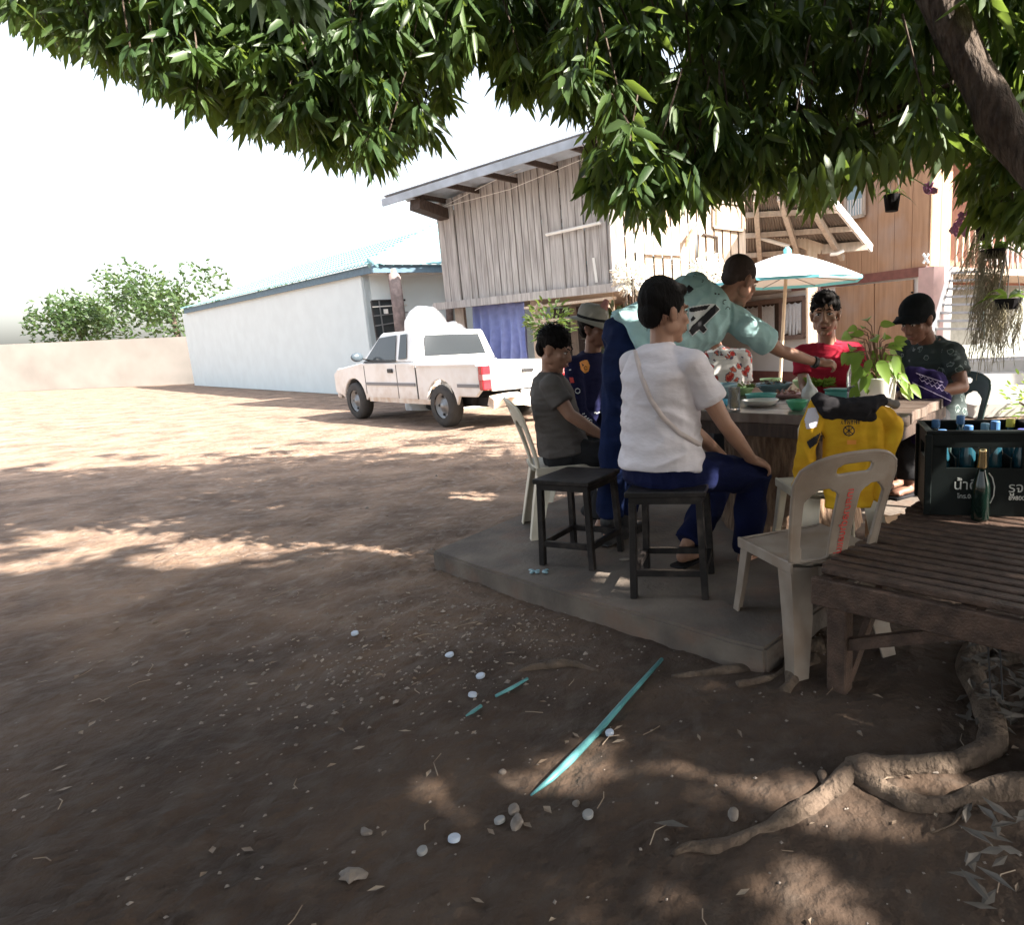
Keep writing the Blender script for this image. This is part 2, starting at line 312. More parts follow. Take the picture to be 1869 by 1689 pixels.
def inpoly(x, y, P):
    c = False; j = len(P)-1
    for i in range(len(P)):
        if (P[i][1] > y) != (P[j][1] > y) and x < (P[j][0]-P[i][0])*(y-P[i][1])/(P[j][1]-P[i][1])+P[i][0]: c = not c
        j = i
    return c
def patch(name, polys, target, m, parent, step=1.3, off=.003, far=9):
    """a flat print laid on a curved cloth surface: polygons given as the photo shows them, wrapped onto the surface"""
    t = bvh([target]) if not isinstance(target, BVHTree) else target; mb = MB(); cache = {}
    def pt(i, j):
        if (i, j) not in cache:
            d = ray(i*step, j*step).normalized(); h = t.ray_cast(V((0, 0, H)), d, far); cache[(i, j)] = None if h[0] is None else h[0]-d*off
        return cache[(i, j)]
    for P in polys:
        xs = [p[0] for p in P]; ys = [p[1] for p in P]
        for i in range(int(min(xs)/step), int(max(xs)/step)+1):
            for j in range(int(min(ys)/step), int(max(ys)/step)+1):
                if inpoly((i+.5)*step, (j+.5)*step, P):
                    q = [pt(i, j), pt(i, j+1), pt(i+1, j+1), pt(i+1, j)]
                    if all(x is not None for x in q) and max((q[0]-x).length for x in q) < .03: mb.add(q, [(0, 1, 2, 3)])
    if not mb.v: return None
    me = mb.mesh(name)
    if parent: me.transform(parent.matrix_basis.inverted())
    o = link(name, me, m, parent)
    if len(polys) > 1: o['kind'] = 'stuff'
    return o
def textmesh(name, body, size, m, parent, mw, ext=.0008, mirror=False):
    c = bpy.data.curves.new(name, 'FONT'); c.body = body; c.size = size; c.extrude = ext; c.align_x = 'CENTER'; c.align_y = 'CENTER'
    o = bpy.data.objects.new(name, c); COL.objects.link(o)
    dg = bpy.context.evaluated_depsgraph_get(); me = bpy.data.meshes.new_from_object(o.evaluated_get(dg)); bpy.data.objects.remove(o)
    me.name = name; me.materials.clear(); t = bpy.data.objects.new(name, me); COL.objects.link(t); me.materials.append(m)
    me.transform(mw @ M.Diagonal((-1 if mirror else 1, 1, 1, 1))); t.parent = parent; return t
def frame(origin, xdir, zdir=(0, 0, 1)):                   # matrix: local X along xdir, local Z along zdir
    x = V(xdir).normalized(); z = V(zdir); z = (z-x*z.dot(x)).normalized(); y = z.cross(x)
    m = M((x, y, z)).transposed().to_4x4(); m.translation = V(origin); return m

# ============================================================ GROUND AND SLAB
def axis(segs):
    out = [segs[0][0]]
    for a, b, n in segs: out += list(np.linspace(a, b, n+1)[1:])
    return out
xs = axis([(-400, -40, 8), (-40, -8, 40), (-8, -3, 60), (-3, 2.6, 190), (2.6, 8, 60), (8, 40, 24), (40, 400, 8)])
ys = axis([(-60, -2, 12), (-2, .9, 20), (.9, 5, 170), (5, 10, 90), (10, 25, 60), (25, 700, 14)])
def gh(x, y):
    r = math.hypot(x, y-3)
    if r > 40: return 0
    h = noise.noise(V((x*.8, y*.8, 3)))*.02+noise.noise(V((x*2.7, y*2.7, 9)))*.013
    if r < 9:
        q = noise.noise(V((x*1.1+5, y*1.1, 1)))
        h += noise.noise(V((x*9, y*9, 2)))*.012*(1+q)+abs(noise.noise(V((x*21, y*21, 4))))*.02*max(0, .6+q)+abs(noise.noise(V((x*38, y*38, 6))))*.008
    return h-.012
vs = [(x, y, gh(x, y)) for y in ys for x in xs]; nx = len(xs)
fs = [(j*nx+i, j*nx+i+1, (j+1)*nx+i+1, (j+1)*nx+i) for j in range(len(ys)-1) for i in range(nx-1)]
me = bpy.data.meshes.new('ground'); me.from_pydata(vs, [], fs); me.update()
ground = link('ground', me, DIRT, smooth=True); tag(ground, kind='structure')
GB = BVHTree.FromPolygons([V(v) for v in vs], fs)
def gz(x, y): return gh(x, y)

sl_poly = [on(788, 1006, .1), on(900, 1042, .1), on(1010, 1078, .1), on(1120, 1108, .1), on(1240, 1142, .1), on(1330, 1168, .1), V((.31, 2.31, .1)), V((.58, 2.64, .1)), V((.88, 3.0, .1)), V((1.7, 3.75, .1)), V((2.7, 5.0, .1)), V((2.1, 6.6, .1)), V((-.2, 6.2, .1)), on(940, 942, .1)]
bm = bmesh.new(); f = bm.faces.new([bm.verts.new(p) for p in sl_poly]); bmesh.ops.recalc_face_normals(bm, faces=[f])
if f.normal.z < 0: f.normal_flip()
e = bmesh.ops.extrude_face_region(bm, geom=[f]); bmesh.ops.translate(bm, vec=(0, 0, -.2), verts=[x for x in e['geom'] if isinstance(x, bmesh.types.BMVert)])
bmesh.ops.recalc_face_normals(bm, faces=bm.faces)
bmesh.ops.bevel(bm, geom=[x for x in bm.edges if x.calc_face_angle(0) > .6 and max(v.co.z for v in x.verts) > .05], offset=.012, segments=2, affect='EDGES')
bmesh.ops.triangulate(bm, faces=[x for x in bm.faces if len(x.verts) > 4])
for _ in range(4):
    es = [x for x in bm.edges if x.calc_length() > .2]
    if es: bmesh.ops.subdivide_edges(bm, edges=es, cuts=1)
    bmesh.ops.triangulate(bm, faces=[x for x in bm.faces if len(x.verts) > 4])
for v in bm.verts:
    k = noise.noise(v.co*3); v.co += V((k*.02, noise.noise(v.co*3+V((7, 0, 0)))*.02, k*.004 if v.co.z > .05 else 0))
me = bpy.data.meshes.new('concrete_slab'); bm.to_mesh(me); bm.free(); slab = link('concrete_slab', me, CONC); tag(slab, kind='structure')

# ============================================================ BUILDINGS
n1 = V((-.5605, -.828, 0)); A = V((-.95, 12.97, 0)); gd = V((-.828, .5605, 0))     # gable wall plane, running left from corner A
def gw(u, v, off=0): return onplane(u, v, A+n1*off, n1)
house = empty('stilt_house', A, 0, 'grey weathered plank house on posts with a long sloping roof, behind the white pickup', 'house')
Rl = A
L0 = gw(815, 550); floor_z = 2.3; LEN = (V((L0.x, L0.y, 0))-A).length
def roofz(s): return 5.0 - s*.135*1.0                                          # wall top under the rake, s metres left of A
nb = 27
for k in range(nb):
    s0 = k*LEN/nb; s1 = (k+1)*LEN/nb-random.uniform(.014, .034); o_ = random.uniform(0, .035)
    zt = [4.95-(s/LEN)*.5 for s in (s0, s1)]; zb = floor_z-random.uniform(0, .04)
    p = [A+gd*s0+V((0, 0, zb)), A+gd*s1+V((0, 0, zb)), A+gd*s1+V((0, 0, zt[1])), A+gd*s0+V((0, 0, zt[0]))]
    MB().prism([q+n1*o_-Rl for q in p], -n1*.03).build('plank', GREYWOOD, house)
# right, sunlit wall
W2 = at(1362, 450, 14.3); W2.z = 0; rd = (W2-A).normalized(); nr = V((rd.y, -rd.x, 0)); RL = (W2-A).length
for k in range(15):
    s0 = k*RL/15+.02; s1 = (k+1)*RL/15-.02; o_ = random.uniform(0, .03)
    p = [A+rd*s0+V((0, 0, floor_z)), A+rd*s1+V((0, 0, floor_z)), A+rd*s1+V((0, 0, 4.9)), A+rd*s0+V((0, 0, 4.9))]
    MB().prism([q+nr*o_-Rl for q in p], -nr*.03).build('plank', PALEWOOD, house)
MB().box(A+V((0, 0, 3.6))-Rl+n1*.03+nr*.02, (.14, .14, 2.65)).build('corner_post', GREYWOOD, house)
MB().bar(A+gd*(LEN+.35)+V((0, 0, floor_z-.1))+n1*.08-Rl, A+rd*.75*0-gd*.9+V((0, 0, floor_z-.06))+n1*.08-Rl, .09, .16).build('floor_beam', GREYWOOD, house)
MB().bar(A+V((0, 0, floor_z-.1))+nr*.1-Rl, A+rd*RL+V((0, 0, floor_z-.1))+nr*.1-Rl, .1, .16).build('floor_beam', PALEWOOD, house)
# floor deck + back parts
mb = MB(); mb.prism([A+V((0, 0, floor_z-.02))-Rl-n1*.1, A+gd*LEN+V((0, 0, floor_z-.02))-Rl-n1*.1, A+gd*LEN-n1*7+V((0, 0, floor_z-.02))-Rl, A+rd*RL-n1*5+V((0, 0, floor_z-.02))-Rl, A+rd*RL-nr*.1+V((0, 0, floor_z-.02))-Rl], (0, 0, -.06)); mb.build('floor', BEAMW, house, fix=True)
mb = MB(); q0 = A+gd*LEN-Rl; mb.prism([q0+V((0, 0, floor_z)), q0-n1*7+V((0, 0, floor_z)), q0-n1*7+V((0, 0, 4.4)), q0+V((0, 0, 4.4))], gd*.04); mb.build('side_wall', GREYWOOD, house)
for s, dd in ((.4, .2), (2.5, .3), (LEN-.2, .2), (2.5, 3.5), (.3, 3.5), (LEN-.3, 4)):
    p = A+gd*s-n1*dd-Rl; MB().box(p+V((0, 0, 1.1)), (.2, .2, 2.36)).build('stilt', PALEWOOD if s < 1 else BEAMW, house)
# inner wall below, shelf, coil
p0 = A+gd*.2-n1*4-Rl; p1 = A+gd*(LEN+.5)-n1*4-Rl
for k in range(12):
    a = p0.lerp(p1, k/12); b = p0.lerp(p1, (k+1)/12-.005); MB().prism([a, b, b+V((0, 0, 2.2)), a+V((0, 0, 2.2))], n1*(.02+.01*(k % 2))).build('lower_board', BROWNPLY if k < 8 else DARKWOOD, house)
for z in (1.75, 2.05): MB().bar(A+gd*.1+n1*0-Rl+V((0, 0, z)), A+gd*2.5-Rl+V((0, 0, z-.05)), .12, .05).build('rail', PALEWOOD, house)
# roof : left slope with fascia
ra = gw(697, 362, .9); rb_ = gw(1085, 240, .9); sl_d = (rb_-ra); rc = ra+sl_d*1.16
back = -n1*8.5
def corr(a, b, depth, pitch_=.16, amp=.03, up=V((0, 0, 1)), per=4, th=.012):
    """corrugated sheet: ridges run along a->b, repeated along depth"""
    mb = MB(); dl = depth.length; n = int(dl/pitch_)*per; vs = []
    for i in range(n+1):
        o = depth*(i/n)+up*(amp*sin(2*pi*i/per)); vs += [a+o, b+o, a+o-up*th, b+o-up*th]
    fs = []
    for i in range(n):
        q = 4*i; r = q+4; fs += [(q, q+1, r+1, r), (q+2, r+2, r+3, q+3), (q, r, r+2, q+2), (q+1, q+3, r+3, r+1)]
    fs += [(0, 2, 3, 1), (4*n, 4*n+1, 4*n+3, 4*n+2)]
    return mb.add(vs, fs)
corr(ra-Rl+V((0, 0, .05)), rc-Rl+V((0, 0, .05)), back, .17, .03).build('roof_sheet', METALROOF, house)
far = rc+V((4.0, -2.6, -2.2))*.0
# the roof beyond the ridge, falling to the right
corr(V((0, 0, 5.02))+nr*.12, W2-Rl+V((0, 0, 4.85))+nr*.12, -n1*5.5, .17, .03).build('roof_sheet', METALROOF, house)
MB().bar(ra-Rl-V((0, 0, .09)), rc-Rl-V((0, 0, .07)), .035, .15).build('fascia', METALROOF, house)
for k in range(6):
    p = ra+(rc-ra)*(.14+.16*k); MB().bar(p-Rl-V((0, 0, .1))-n1*.03, p-Rl-V((0, 0, .1))-n1*6.0, .06, .1).build('purlin', DARKWOOD, house)
mb = MB(); q = gw(762, 375, .0); mb.bar(gw(757, 372, .75)-Rl, gw(812, 392, 0)-Rl, .35, .22); mb.build('eave_box', DARKWOOD, house)
# cables, pipe, small strips on gable
MB().tube([gw(793, 382, .12)-Rl, gw(930, 345, .12)-Rl, gw(1075, 285, .12)-Rl], .008, 5).build('cable', WHITEP, house)
MB().tube([gw(785, 388, .14)-Rl, gw(900, 330, .14)-Rl, gw(1060, 258, .14)-Rl], .007, 5).build('cable', WHITEP, house)
MB().tube([gw(997, 428, .1)-Rl, gw(1096, 406, .1)-Rl], .03, 8).build('pipe', WHITEP, house)
MB().bar(gw(1083, 470, .05)-Rl, gw(1089, 515, .05)-Rl, .05, .02).build('batten', WHITEP, house)
def rw(u, v, off=.03): return onplane(u, v, A+nr*off, nr)
def quad(mb, pts, th, n): return mb.prism([p for p in pts], n*th)
mb = MB(); quad(mb, [rw(1307, 372)-Rl, rw(1307, 412)-Rl, rw(1352, 416)-Rl, rw(1352, 378)-Rl], .02, nr); mb.build('mesh_panel', mat('mesh_panel', (.36, .27, .2), .8, var=.2), house)
for a, b in (((1303, 367), (1358, 372)), ((1356, 372), (1357, 420)), ((1303, 414), (1357, 420)), ((1303, 367), (1303, 414))): MB().bar(rw(*a, .05)-Rl, rw(*b, .05)-Rl, .05, .05).build('panel_frame', PALEWOOD, house)
for a, b in (((1275, 428), (1273, 482)), ((1283, 427), (1310, 432)), ((1309, 432), (1311, 478))): MB().bar(rw(*a, .045)-Rl, rw(*b, .045)-Rl, .03, .03).build('shutter_edge', DARKWOOD, house)
MB().bar(rw(1180, 461, .06)-Rl, rw(1245, 465, .06)-Rl, .03, .04).build('hook_rail', BEAMW, house)
MB().tube([rw(1272, 408, .1)-Rl, rw(1262, 425, .1)-Rl, rw(1254, 438, .1)-Rl, rw(1252, 450, .1)-Rl], [.01, .03, .04, .02], 8).build('sickle_handle', BROWNPLY, house)
# curtain and washing below the house
def drape(name, a, b, drop, folds, amp, m, parent=None, nu=60, nv=14, nrm=V((0, -1, 0)), label=None, cat=None, hem=.05):
    a = V(a); b = V(b); vs = []
    for j in range(nv+1):
        for i in range(nu+1):
            t = i/nu; s = j/nv; ph = sin(t*folds*2*pi+sin(t*7)*1.3); sag = .04*sin(pi*((t*3) % 1))*(1-s)
            vs.append(a.lerp(b, t)+V((0, 0, -drop*s-sag+hem*s*sin(t*9)))+nrm*(amp*ph*(.3+.7*s)+.5*amp*sin(t*31+s*4)*s))
    fs = [(j*(nu+1)+i, j*(nu+1)+i+1, (j+1)*(nu+1)+i+1, (j+1)*(nu+1)+i) for j in range(nv) for i in range(nu)]
    me = bpy.data.meshes.new(name); me.from_pydata(vs, [], fs); o = link(name, me, m, parent, True)
    s = o.modifiers.new('t', 'SOLIDIFY'); s.thickness = .006; bake(o); return tag(o, label, cat)
drape('hanging_cloth', gw(862, 553, -.3), gw(958, 548, -.3), 1.35, 6, .1, CURTAIN, None, nrm=n1, label='blue violet cloth hanging in folds under the floor of the plank house', cat='curtain')
MB().tube([gw(985+10*cos(t*.7), 575+22*sin(t*.7), .12) for t in range(19)], .018, 6).build('rope_coil', BEAMW, None); tag(bpy.data.objects['rope_coil'], 'tan rope coil hanging from the plank house beam above the seated man in grey', 'rope')

# blue roofed house on the left: hipped roof, one corner towards the pickup
EZ = 3.4; hc = on(680, 484, EZ); hr_ = on(815, 484, EZ); hl = on(633, 495, EZ)
dR = V((hr_.x-hc.x, hr_.y-hc.y, 0)).normalized(); dL = V((hl.x-hc.x, hl.y-hc.y, 0)).normalized()
bh = empty('blue_roof_house', (hc.x, hc.y, 0), 0, 'pale blue house with a turquoise tiled hip roof, far left behind the pickup', 'house'); O = V((hc.x, hc.y, 0)); hc0 = V((0, 0, EZ))
RW, RD = 9.0, 19.0; inn = .85
wc = dR*inn+dL*inn
def wallp(a, b, nm='wall'): MB().prism([a, b, b+V((0, 0, 3.25)), a+V((0, 0, 3.25))], (dL if nm == 'wall' else dR)*.15).build('wall', BLUEWALL, bh, fix=True)
wallp(wc-dR*inn*.9, wc+dR*RW); wallp(wc-dR*inn*.9, wc-dR*inn*.9+dL*RD, 'side')
MB().prism([V((0, 0, EZ-.16)), dR*RW+V((0, 0, EZ-.16)), dR*RW+dL*RD+V((0, 0, EZ-.16)), dL*RD+V((0, 0, EZ-.16))], (0, 0, .03)).build('soffit', WHITEWALL, bh, fix=True)
MB().bar(hc0-V((0, 0, .08)), hc0+dR*RW-V((0, 0, .08)), .04, .2).build('fascia', mat('fascia_blue', (.12, .2, .27), .6, var=.2), bh); MB().bar(hc0-V((0, 0, .08)), hc0+dL*RD-V((0, 0, .08)), .04, .2).build('fascia', MATS['fascia_blue'], bh)
def hipslope(e, inw, L):
    """tile courses from the eave up to the hip; every course is a part"""
    pitch_ = .42
    for c in range(9):
        i0 = .42*c; i1 = i0+.46; a = i0*1.0; n = int((L-2*i0)/.055); vs = []
        if n < 8: break
        for i in range(n+1):
            x = i0+(L-2*i0)*i/n; wv = .035*abs(sin(i*pi/4)); x2 = x if 0 < i < n else x
            vs += [hc0+e*x-inw*.12*(c == 0)+inw*i0+V((0, 0, i0*pitch_+wv+.04)), hc0+e*min(max(x, i1), L-i1)+inw*i1+V((0, 0, i1*pitch_+wv)), hc0+e*x-inw*.12*(c == 0)+inw*i0+V((0, 0, i0*pitch_+wv))]
        fs = []
        for i in range(n): q = 3*i; r = q+3; fs += [(q, r, r+1, q+1), (q+2, r+2, r, q)]
        MB().add(vs, fs).build('tile_course', BLUEROOF, bh)
hipslope(dR, dL, RW); hipslope(dL, dR, RD)
gwl = MB().prism([V((-70, 33, 0)), V((-16, 33, 0)), V((-16, 33, 2.3)), V((-70, 33, 2.3))], (0, .2, 0)).build('garden_wall', mat('old_block_wall', (.26, .24, .22), .9, col2=(.2, .185, .17), scale=.6), None, fix=True); tag(gwl, 'long plain grey block wall closing the yard far behind on the left', 'wall')
hd_ = (dR+dL+V((0, 0, .42))).normalized()
for k in range(11):
    mb = MB(); mb.lathe([(.16, 0), (.16, .03), (.125, .46)], (0, 0, 0), 12); me = mb.mesh('ridge_tile'); me.transform(M.Translation(hc0+V((0, 0, .03))+hd_*(.44*k)) @ hd_.to_track_quat('Z', 'Y').to_matrix().to_4x4()); link('ridge_tile', me, BLUEROOF, bh, True)
py_ = hc.y+.3
MB().tube([at(718, 492, py_)-O, at(727, 560, py_-.1)-O, at(742, 690, py_-.3)-O], [.16, .15, .16], 10).build('post', mat('old_post', (.3, .24, .23), .9, var=.4), bh, smooth=True)
MB().tube([at(816, 490, py_+1)-O, at(822, 600, py_+1)-O], [.1, .1], 8).build('post', MATS['old_post'], bh, smooth=True)
MB().box(at(733, 501, py_+.9)-O, (1.1, .08, .06)).build('strip_light', WHITEP, bh)
wl = wc-O*0; 
def bw(u, v, off=.0): return onplane(u, v, O+wc-dL*off, dL)-O
wq = [(678, 549), (746, 547), (754, 620), (692, 640)]
wf = MB().prism([bw(*p, .04) for p in wq], -dL*.02).build('window', mat('window_dark', (.045, .055, .06), .2), bh)
for a_, b_ in ((0, 1), (1, 2), (3, 0), (2, 3)): MB().bar(bw(*wq[a_], .07), bw(*wq[b_], .07), .05, .05, up=dL).build('window_frame', BLACKP, wf)
for t in (.12, .3, .5, .75): MB().bar(bw(678+14*t, 549+91*t, .1), bw(746+8*t, 547+73*t, .1), .03, .02, up=dL).build('window_bar', STEEL if t != .12 else WHITEP, wf)
for t in (.2, .6): MB().bar(bw(678+68*t, 549-2*t, .1), bw(692+62*t, 640-20*t, .1), .03, .02, up=dL).build('window_bar', STEEL, wf)
MB().box(bw(703, 568, .08), (.16, .02, .12)).build('paper_note', WHITEP, wf)

# two-storey house on the right
B0 = V((5.06, 13.18, 0)); n3 = V((-.84, -.545, 0)); d3 = V((-.545, .84, 0)); n4 = V((.545, -.84, 0)); d4 = V((.84, .545, 0))
rh = empty('two_storey_house', B0, 0, 'two storey house, brown boarded upper floor over a white ground floor, at the right back', 'house')
def rbp(u, v, off=0): return onplane(u, v, B0+n3*off, n3)-B0
for k in range(18):
    a = d3*(k*.42); b = d3*((k+1)*.42-.012); MB().prism([a+V((0, 0, 2.4)), b+V((0, 0, 2.4)), b+V((0, 0, 5.6)), a+V((0, 0, 5.6))], -n3*.04).build('wall_board', BROWNPLY, rh)
for k in range(2):
    a = d4*(k*.33); b = d4*((k+1)*.33-.012); MB().prism([a+V((0, 0, 2.4)), b+V((0, 0, 2.4)), b+V((0, 0, 5.6)), a+V((0, 0, 5.6))], -n4*.04-n3*0).build('wall_board', BROWNPLY, rh)
MB().prism([V((0, 0, 0)), d3*8, d3*8+V((0, 0, 2.25)), V((0, 0, 2.25))], -n3*.12).build('ground_floor_wall', WHITEWALL, rh)
MB().prism([V((0, 0, 2.22)), d3*8+V((0, 0, 2.22)), d3*8+V((0, 0, 2.4)), V((0, 0, 2.4))], n3*.07).build('floor_band', REDBROWN, rh)
MB().prism([d3*.02+n3*.05, d3*8+n3*.05, d3*8+n3*.05+V((0, 0, .3)), d3*.02+n3*.05+V((0, 0, .3))], n3*.04).build('plinth', REDBROWN, rh)
MB().box(V((.05, -.03, 1.18))+n3*.02, (.34, .34, 2.38), M.Rotation(math.atan2(d4.y, d4.x), 3, 'Z')).build('corner_pillar', mat('pink_pillar', (.6, .42, .4), .8, var=.1), rh)
MB().prism([d4*.2+n4*.0, d4*.75, d4*.75+V((0, 0, 2.4)), d4*.2+V((0, 0, 2.4))], -n4*.1).build('pillar_side', WHITEWALL, rh)
# window group with lace curtains
wp = [(1352, 556), (1468, 543), (1468, 614), (1352, 621)]
fr = MB().prism([rbp(*p, .02) for p in wp], n3*.03); win = fr.build('window', DARKWOOD, rh)
FRW = mat('window_wood', (.27, .19, .16), .7, var=.2)
for t in (0, .33, .66, 1):
    a = rbp(*wp[0], .07).lerp(rbp(*wp[1], .07), t); b = rbp(*wp[3], .07).lerp(rbp(*wp[2], .07), t); MB().bar(a, b, .11, .05, up=n3).build('window_frame', FRW, win)
for a, b in ((0, 1), (3, 2)): MB().bar(rbp(*wp[a], .08), rbp(*wp[b], .08), .11, .05, up=n3).build('window_frame', FRW, win)
for t in (0.03, .36, .69):
    a = rbp(*wp[0], .055).lerp(rbp(*wp[1], .055), t); b = rbp(*wp[0], .055).lerp(rbp(*wp[1], .055), t+(.2 if t == .36 else .27)); drape('lace_curtain', a-V((0, 0, .08)), b-V((0, 0, .08)), .78, 6, .012, LACE, win, 30, 6, n3)
# sliding doors, cloth band, windows upstairs
for a, b in ((1527, 1597), (1599, 1668)):
    MB().prism([rbp(a, 524-(a-1527)*.1, .03), rbp(b, 524-(b-1527)*.1, .03), rbp(b, 690, .03), rbp(a, 690, .03)], n3*.04).build('sliding_door', BROWNPLY, rh)
MB().box(rbp(1490, 620, .1), (.22, .2, 3), M.Rotation(math.atan2(d3.y, d3.x), 3, 'Z')).build('wall_pillar', MATS['pink_pillar'], rh)
uw = [(1543, 330), (1577, 318), (1577, 392), (1543, 400)]
w2 = MB().prism([rbp(*p, .03) for p in uw], n3*.03).build('window', mat('pane_blue', (.3, .42, .48), .2), rh)
for i in range(8):
    t = i/7; MB().bar(rbp(1543+34*t, 366-6*t, .07), rbp(1543+34*t, 400-8*t, .07), .03, .02, up=n3).build('window_bar', WHITEWALL, w2)
for p, q in ((0, 1), (1, 2), (2, 3), (3, 0)): MB().bar(rbp(*uw[p], .08), rbp(*uw[q], .08), .07, .03, up=n3).build('window_frame', BEAMW, w2)
# balcony recess to the right of the return wall
bc = d4*.68
MB().prism([bc, bc+d4*6, bc+d4*6+V((0, 0, 3.4)), bc+V((0, 0, 3.4))], -n4*.05).build('recess_wall', mat('recess_board', (.3, .13, .085), .7, var=.2), rh)
bpy.data.objects['recess_wall'].location = (-n4*1.6)+V((0, 0, 2.2))
MB().prism([bc*.98+V((0, 0, 2.26)), bc+d4*6+V((0, 0, 2.26)), bc+d4*6-n4*1.6+V((0, 0, 2.26)), bc*.98-n4*1.6+V((0, 0, 2.26))], (0, 0, .14)).build('balcony_floor', BEAMW, rh)
MB().prism([d4*.8-n4*1.7, d4*8-n4*1.7, d4*8-n4*1.7+V((0, 0, 2.2)), d4*.8-n4*1.7+V((0, 0, 2.2))], -n4*.1).build('ground_floor_wall', mat('grey_green_wall', (.3, .32, .3), .85, var=.2), rh)
MB().bar(bc+V((0, 0, 3.2)), bc+d4*5+V((0, 0, 3.2)), .07, .06).build('balcony_rail', BEAMW, rh)
for k in range(16):
    MB().lathe([(.02, 0), (.035, .1), (.018, .25), (.04, .45), (.02, .7), (.03, .8)], bc+d4*(.15+k*.2)+V((0, 0, 2.4)), 8).build('baluster', WHITEWALL if k > 3 else PALEWOOD, rh, smooth=True)
MB().prism([d3*9-n4*4+V((0, 0, 5.5)), d3*9+n3*.6+V((0, 0, 5.5)), n3*.6+n4*1.5+V((0, 0, 5.5)), d4*9+n4*1.5+V((0, 0, 5.5)), d4*9-n4*5+V((0, 0, 5.5))], (0, 0, .12)).build('roof', METALROOF, rh, fix=True)
MB().box(V((9.6, 10.0, 2.7))-B0, (2.6, 3.0, 5.4)).build('added_shade_block', WHITEWALL, rh)  # unseen block added right of the frame to keep sun off the stairs
# cross ornament, wire and cyan clip
for s in (-1, 1): MB().bar(rbp(1690-5*s, 463, .12), rbp(1690+5*s, 480, .12), .04, .02, up=n3).build('cross_ornament', mat('white_star', (.8, .88, .9), .5), rh)
MB().tube([rbp(1692, 484, .14), rbp(1688, 492, .14), rbp(1686, 515, .14)], .012, 5).build('cable', WHITEP, rh)
# open stairs
st = empty('staircase', on(1750, 604, .75), 0, 'open wooden stairs with grey treads beside the white pillar, right back', 'stairs'); SO = V(st.location)
for k in range(8):
    t = k/7; yy = 11.2+.22*k; a = at(1704+31*t, 600-102*t, yy); b = at(1788+2*t, 600-105*t, yy); MB().bar(a-SO, b-SO, .2, .035).build('tread', mat('grey_tread', (.42, .42, .44), .7, var=.2), st)
MB().bar(at(1702, 612, 11.1)-SO, at(1736, 492, 12.9)-SO, .06, .16).build('stringer', WHITEWALL, st); MB().bar(at(1794, 612, 11.1)-SO, at(1794, 490, 12.9)-SO, .06, .16).build('stringer', mat('stair_green', (.13, .15, .12), .8), st)
ps = MB(); p = on(1700, 690, .05)
pb = empty('porch_steps', (6.8, 11, 0), 0, 'grey concrete porch steps at the foot of the open stairs', 'steps')
for k in range(4): MB().box((.4, .3*k, .09+.17*k), (5.2-.1*k, 1.6-.28*k+.3, .175)).build('step', mat('light_concrete', (.33, .32, .31), .8, var=.15), pb)
pb.location = (6.3, 9.9, 0)
# porch roof
por = empty('porch_roof', (2.8, 13.5, 0), 0, 'open porch roof of corrugated sheets on a timber post, between the two houses', 'porch'); PO = V(por.location)
E1, E0, P1, P0 = at(1590, 452, 12.0), at(1361, 470, 12.6), at(1500, 340, 10.5), at(1362, 345, 10.9)
vs = []; n = 200
for i in range(n+1):
    t = i/n; o = V((0, 0, .014*sin(i*1.2))); a = E0.lerp(E1, t)+o-PO; b = P0.lerp(P1, t)+o-PO; vs += [a, b, a+V((0, 0, .012)), b+V((0, 0, .012))]
fs = []
for i in range(n): q = 4*i; r = q+4; fs += [(q, r, r+1, q+1), (q+2, q+3, r+3, r+2)]
MB().add(vs, fs).build('roof_sheet', ROOFUNDER, por)
for t in (.1, .42, .72): MB().bar(E0.lerp(P0, t)-PO-V((0, 0, .07)), E1.lerp(P1, t)-PO-V((0, 0, .07)), .07, .08).build('purlin', BEAMW, por)
for t in (.12, .45, .78): MB().bar(E0.lerp(E1, t)-PO-V((0, 0, .14)), P0.lerp(P1, t)-PO-V((0, 0, .14)), .08, .1).build('rafter', BEAMW, por)
MB().bar(P0-PO+V((0, 0, -.02)), P1-PO+V((0, 0, -.02)), .05, .1).build('barge_board', BEAMW, por)
MB().bar(E1-PO+V((0, 0, -.01)), P1-PO+V((0, 0, -.01)), .05, .13).build('barge_board', WHITEP, por)
MB().bar(at(1360, 408, 12.1)-PO, at(1500, 455, 11.9)-PO, .12, .17).build('beam', PALEWOOD, por)
MB().bar(at(1500, 455, 11.9)-PO, at(1583, 448, 11.8)-PO, .12, .15).build('beam', BEAMW, por)
pt = at(1481, 452, 11.95); MB().box(V((pt.x, pt.y, pt.z/2))-PO, (.17, .17, pt.z)).build('post', PALEWOOD, por)
MB().tube([at(1388, 434, 11.9)-PO, at(1441, 449, 11.8)-PO], .035, 8).build('tube_lamp', WHITEP, por)
MB().tube([at(1515, 464, 11.7)-PO, at(1527, 463, 11.7)-PO, at(1540, 457, 11.7)-PO], .03, 8).build('bulb_holder', WHITEP, por)

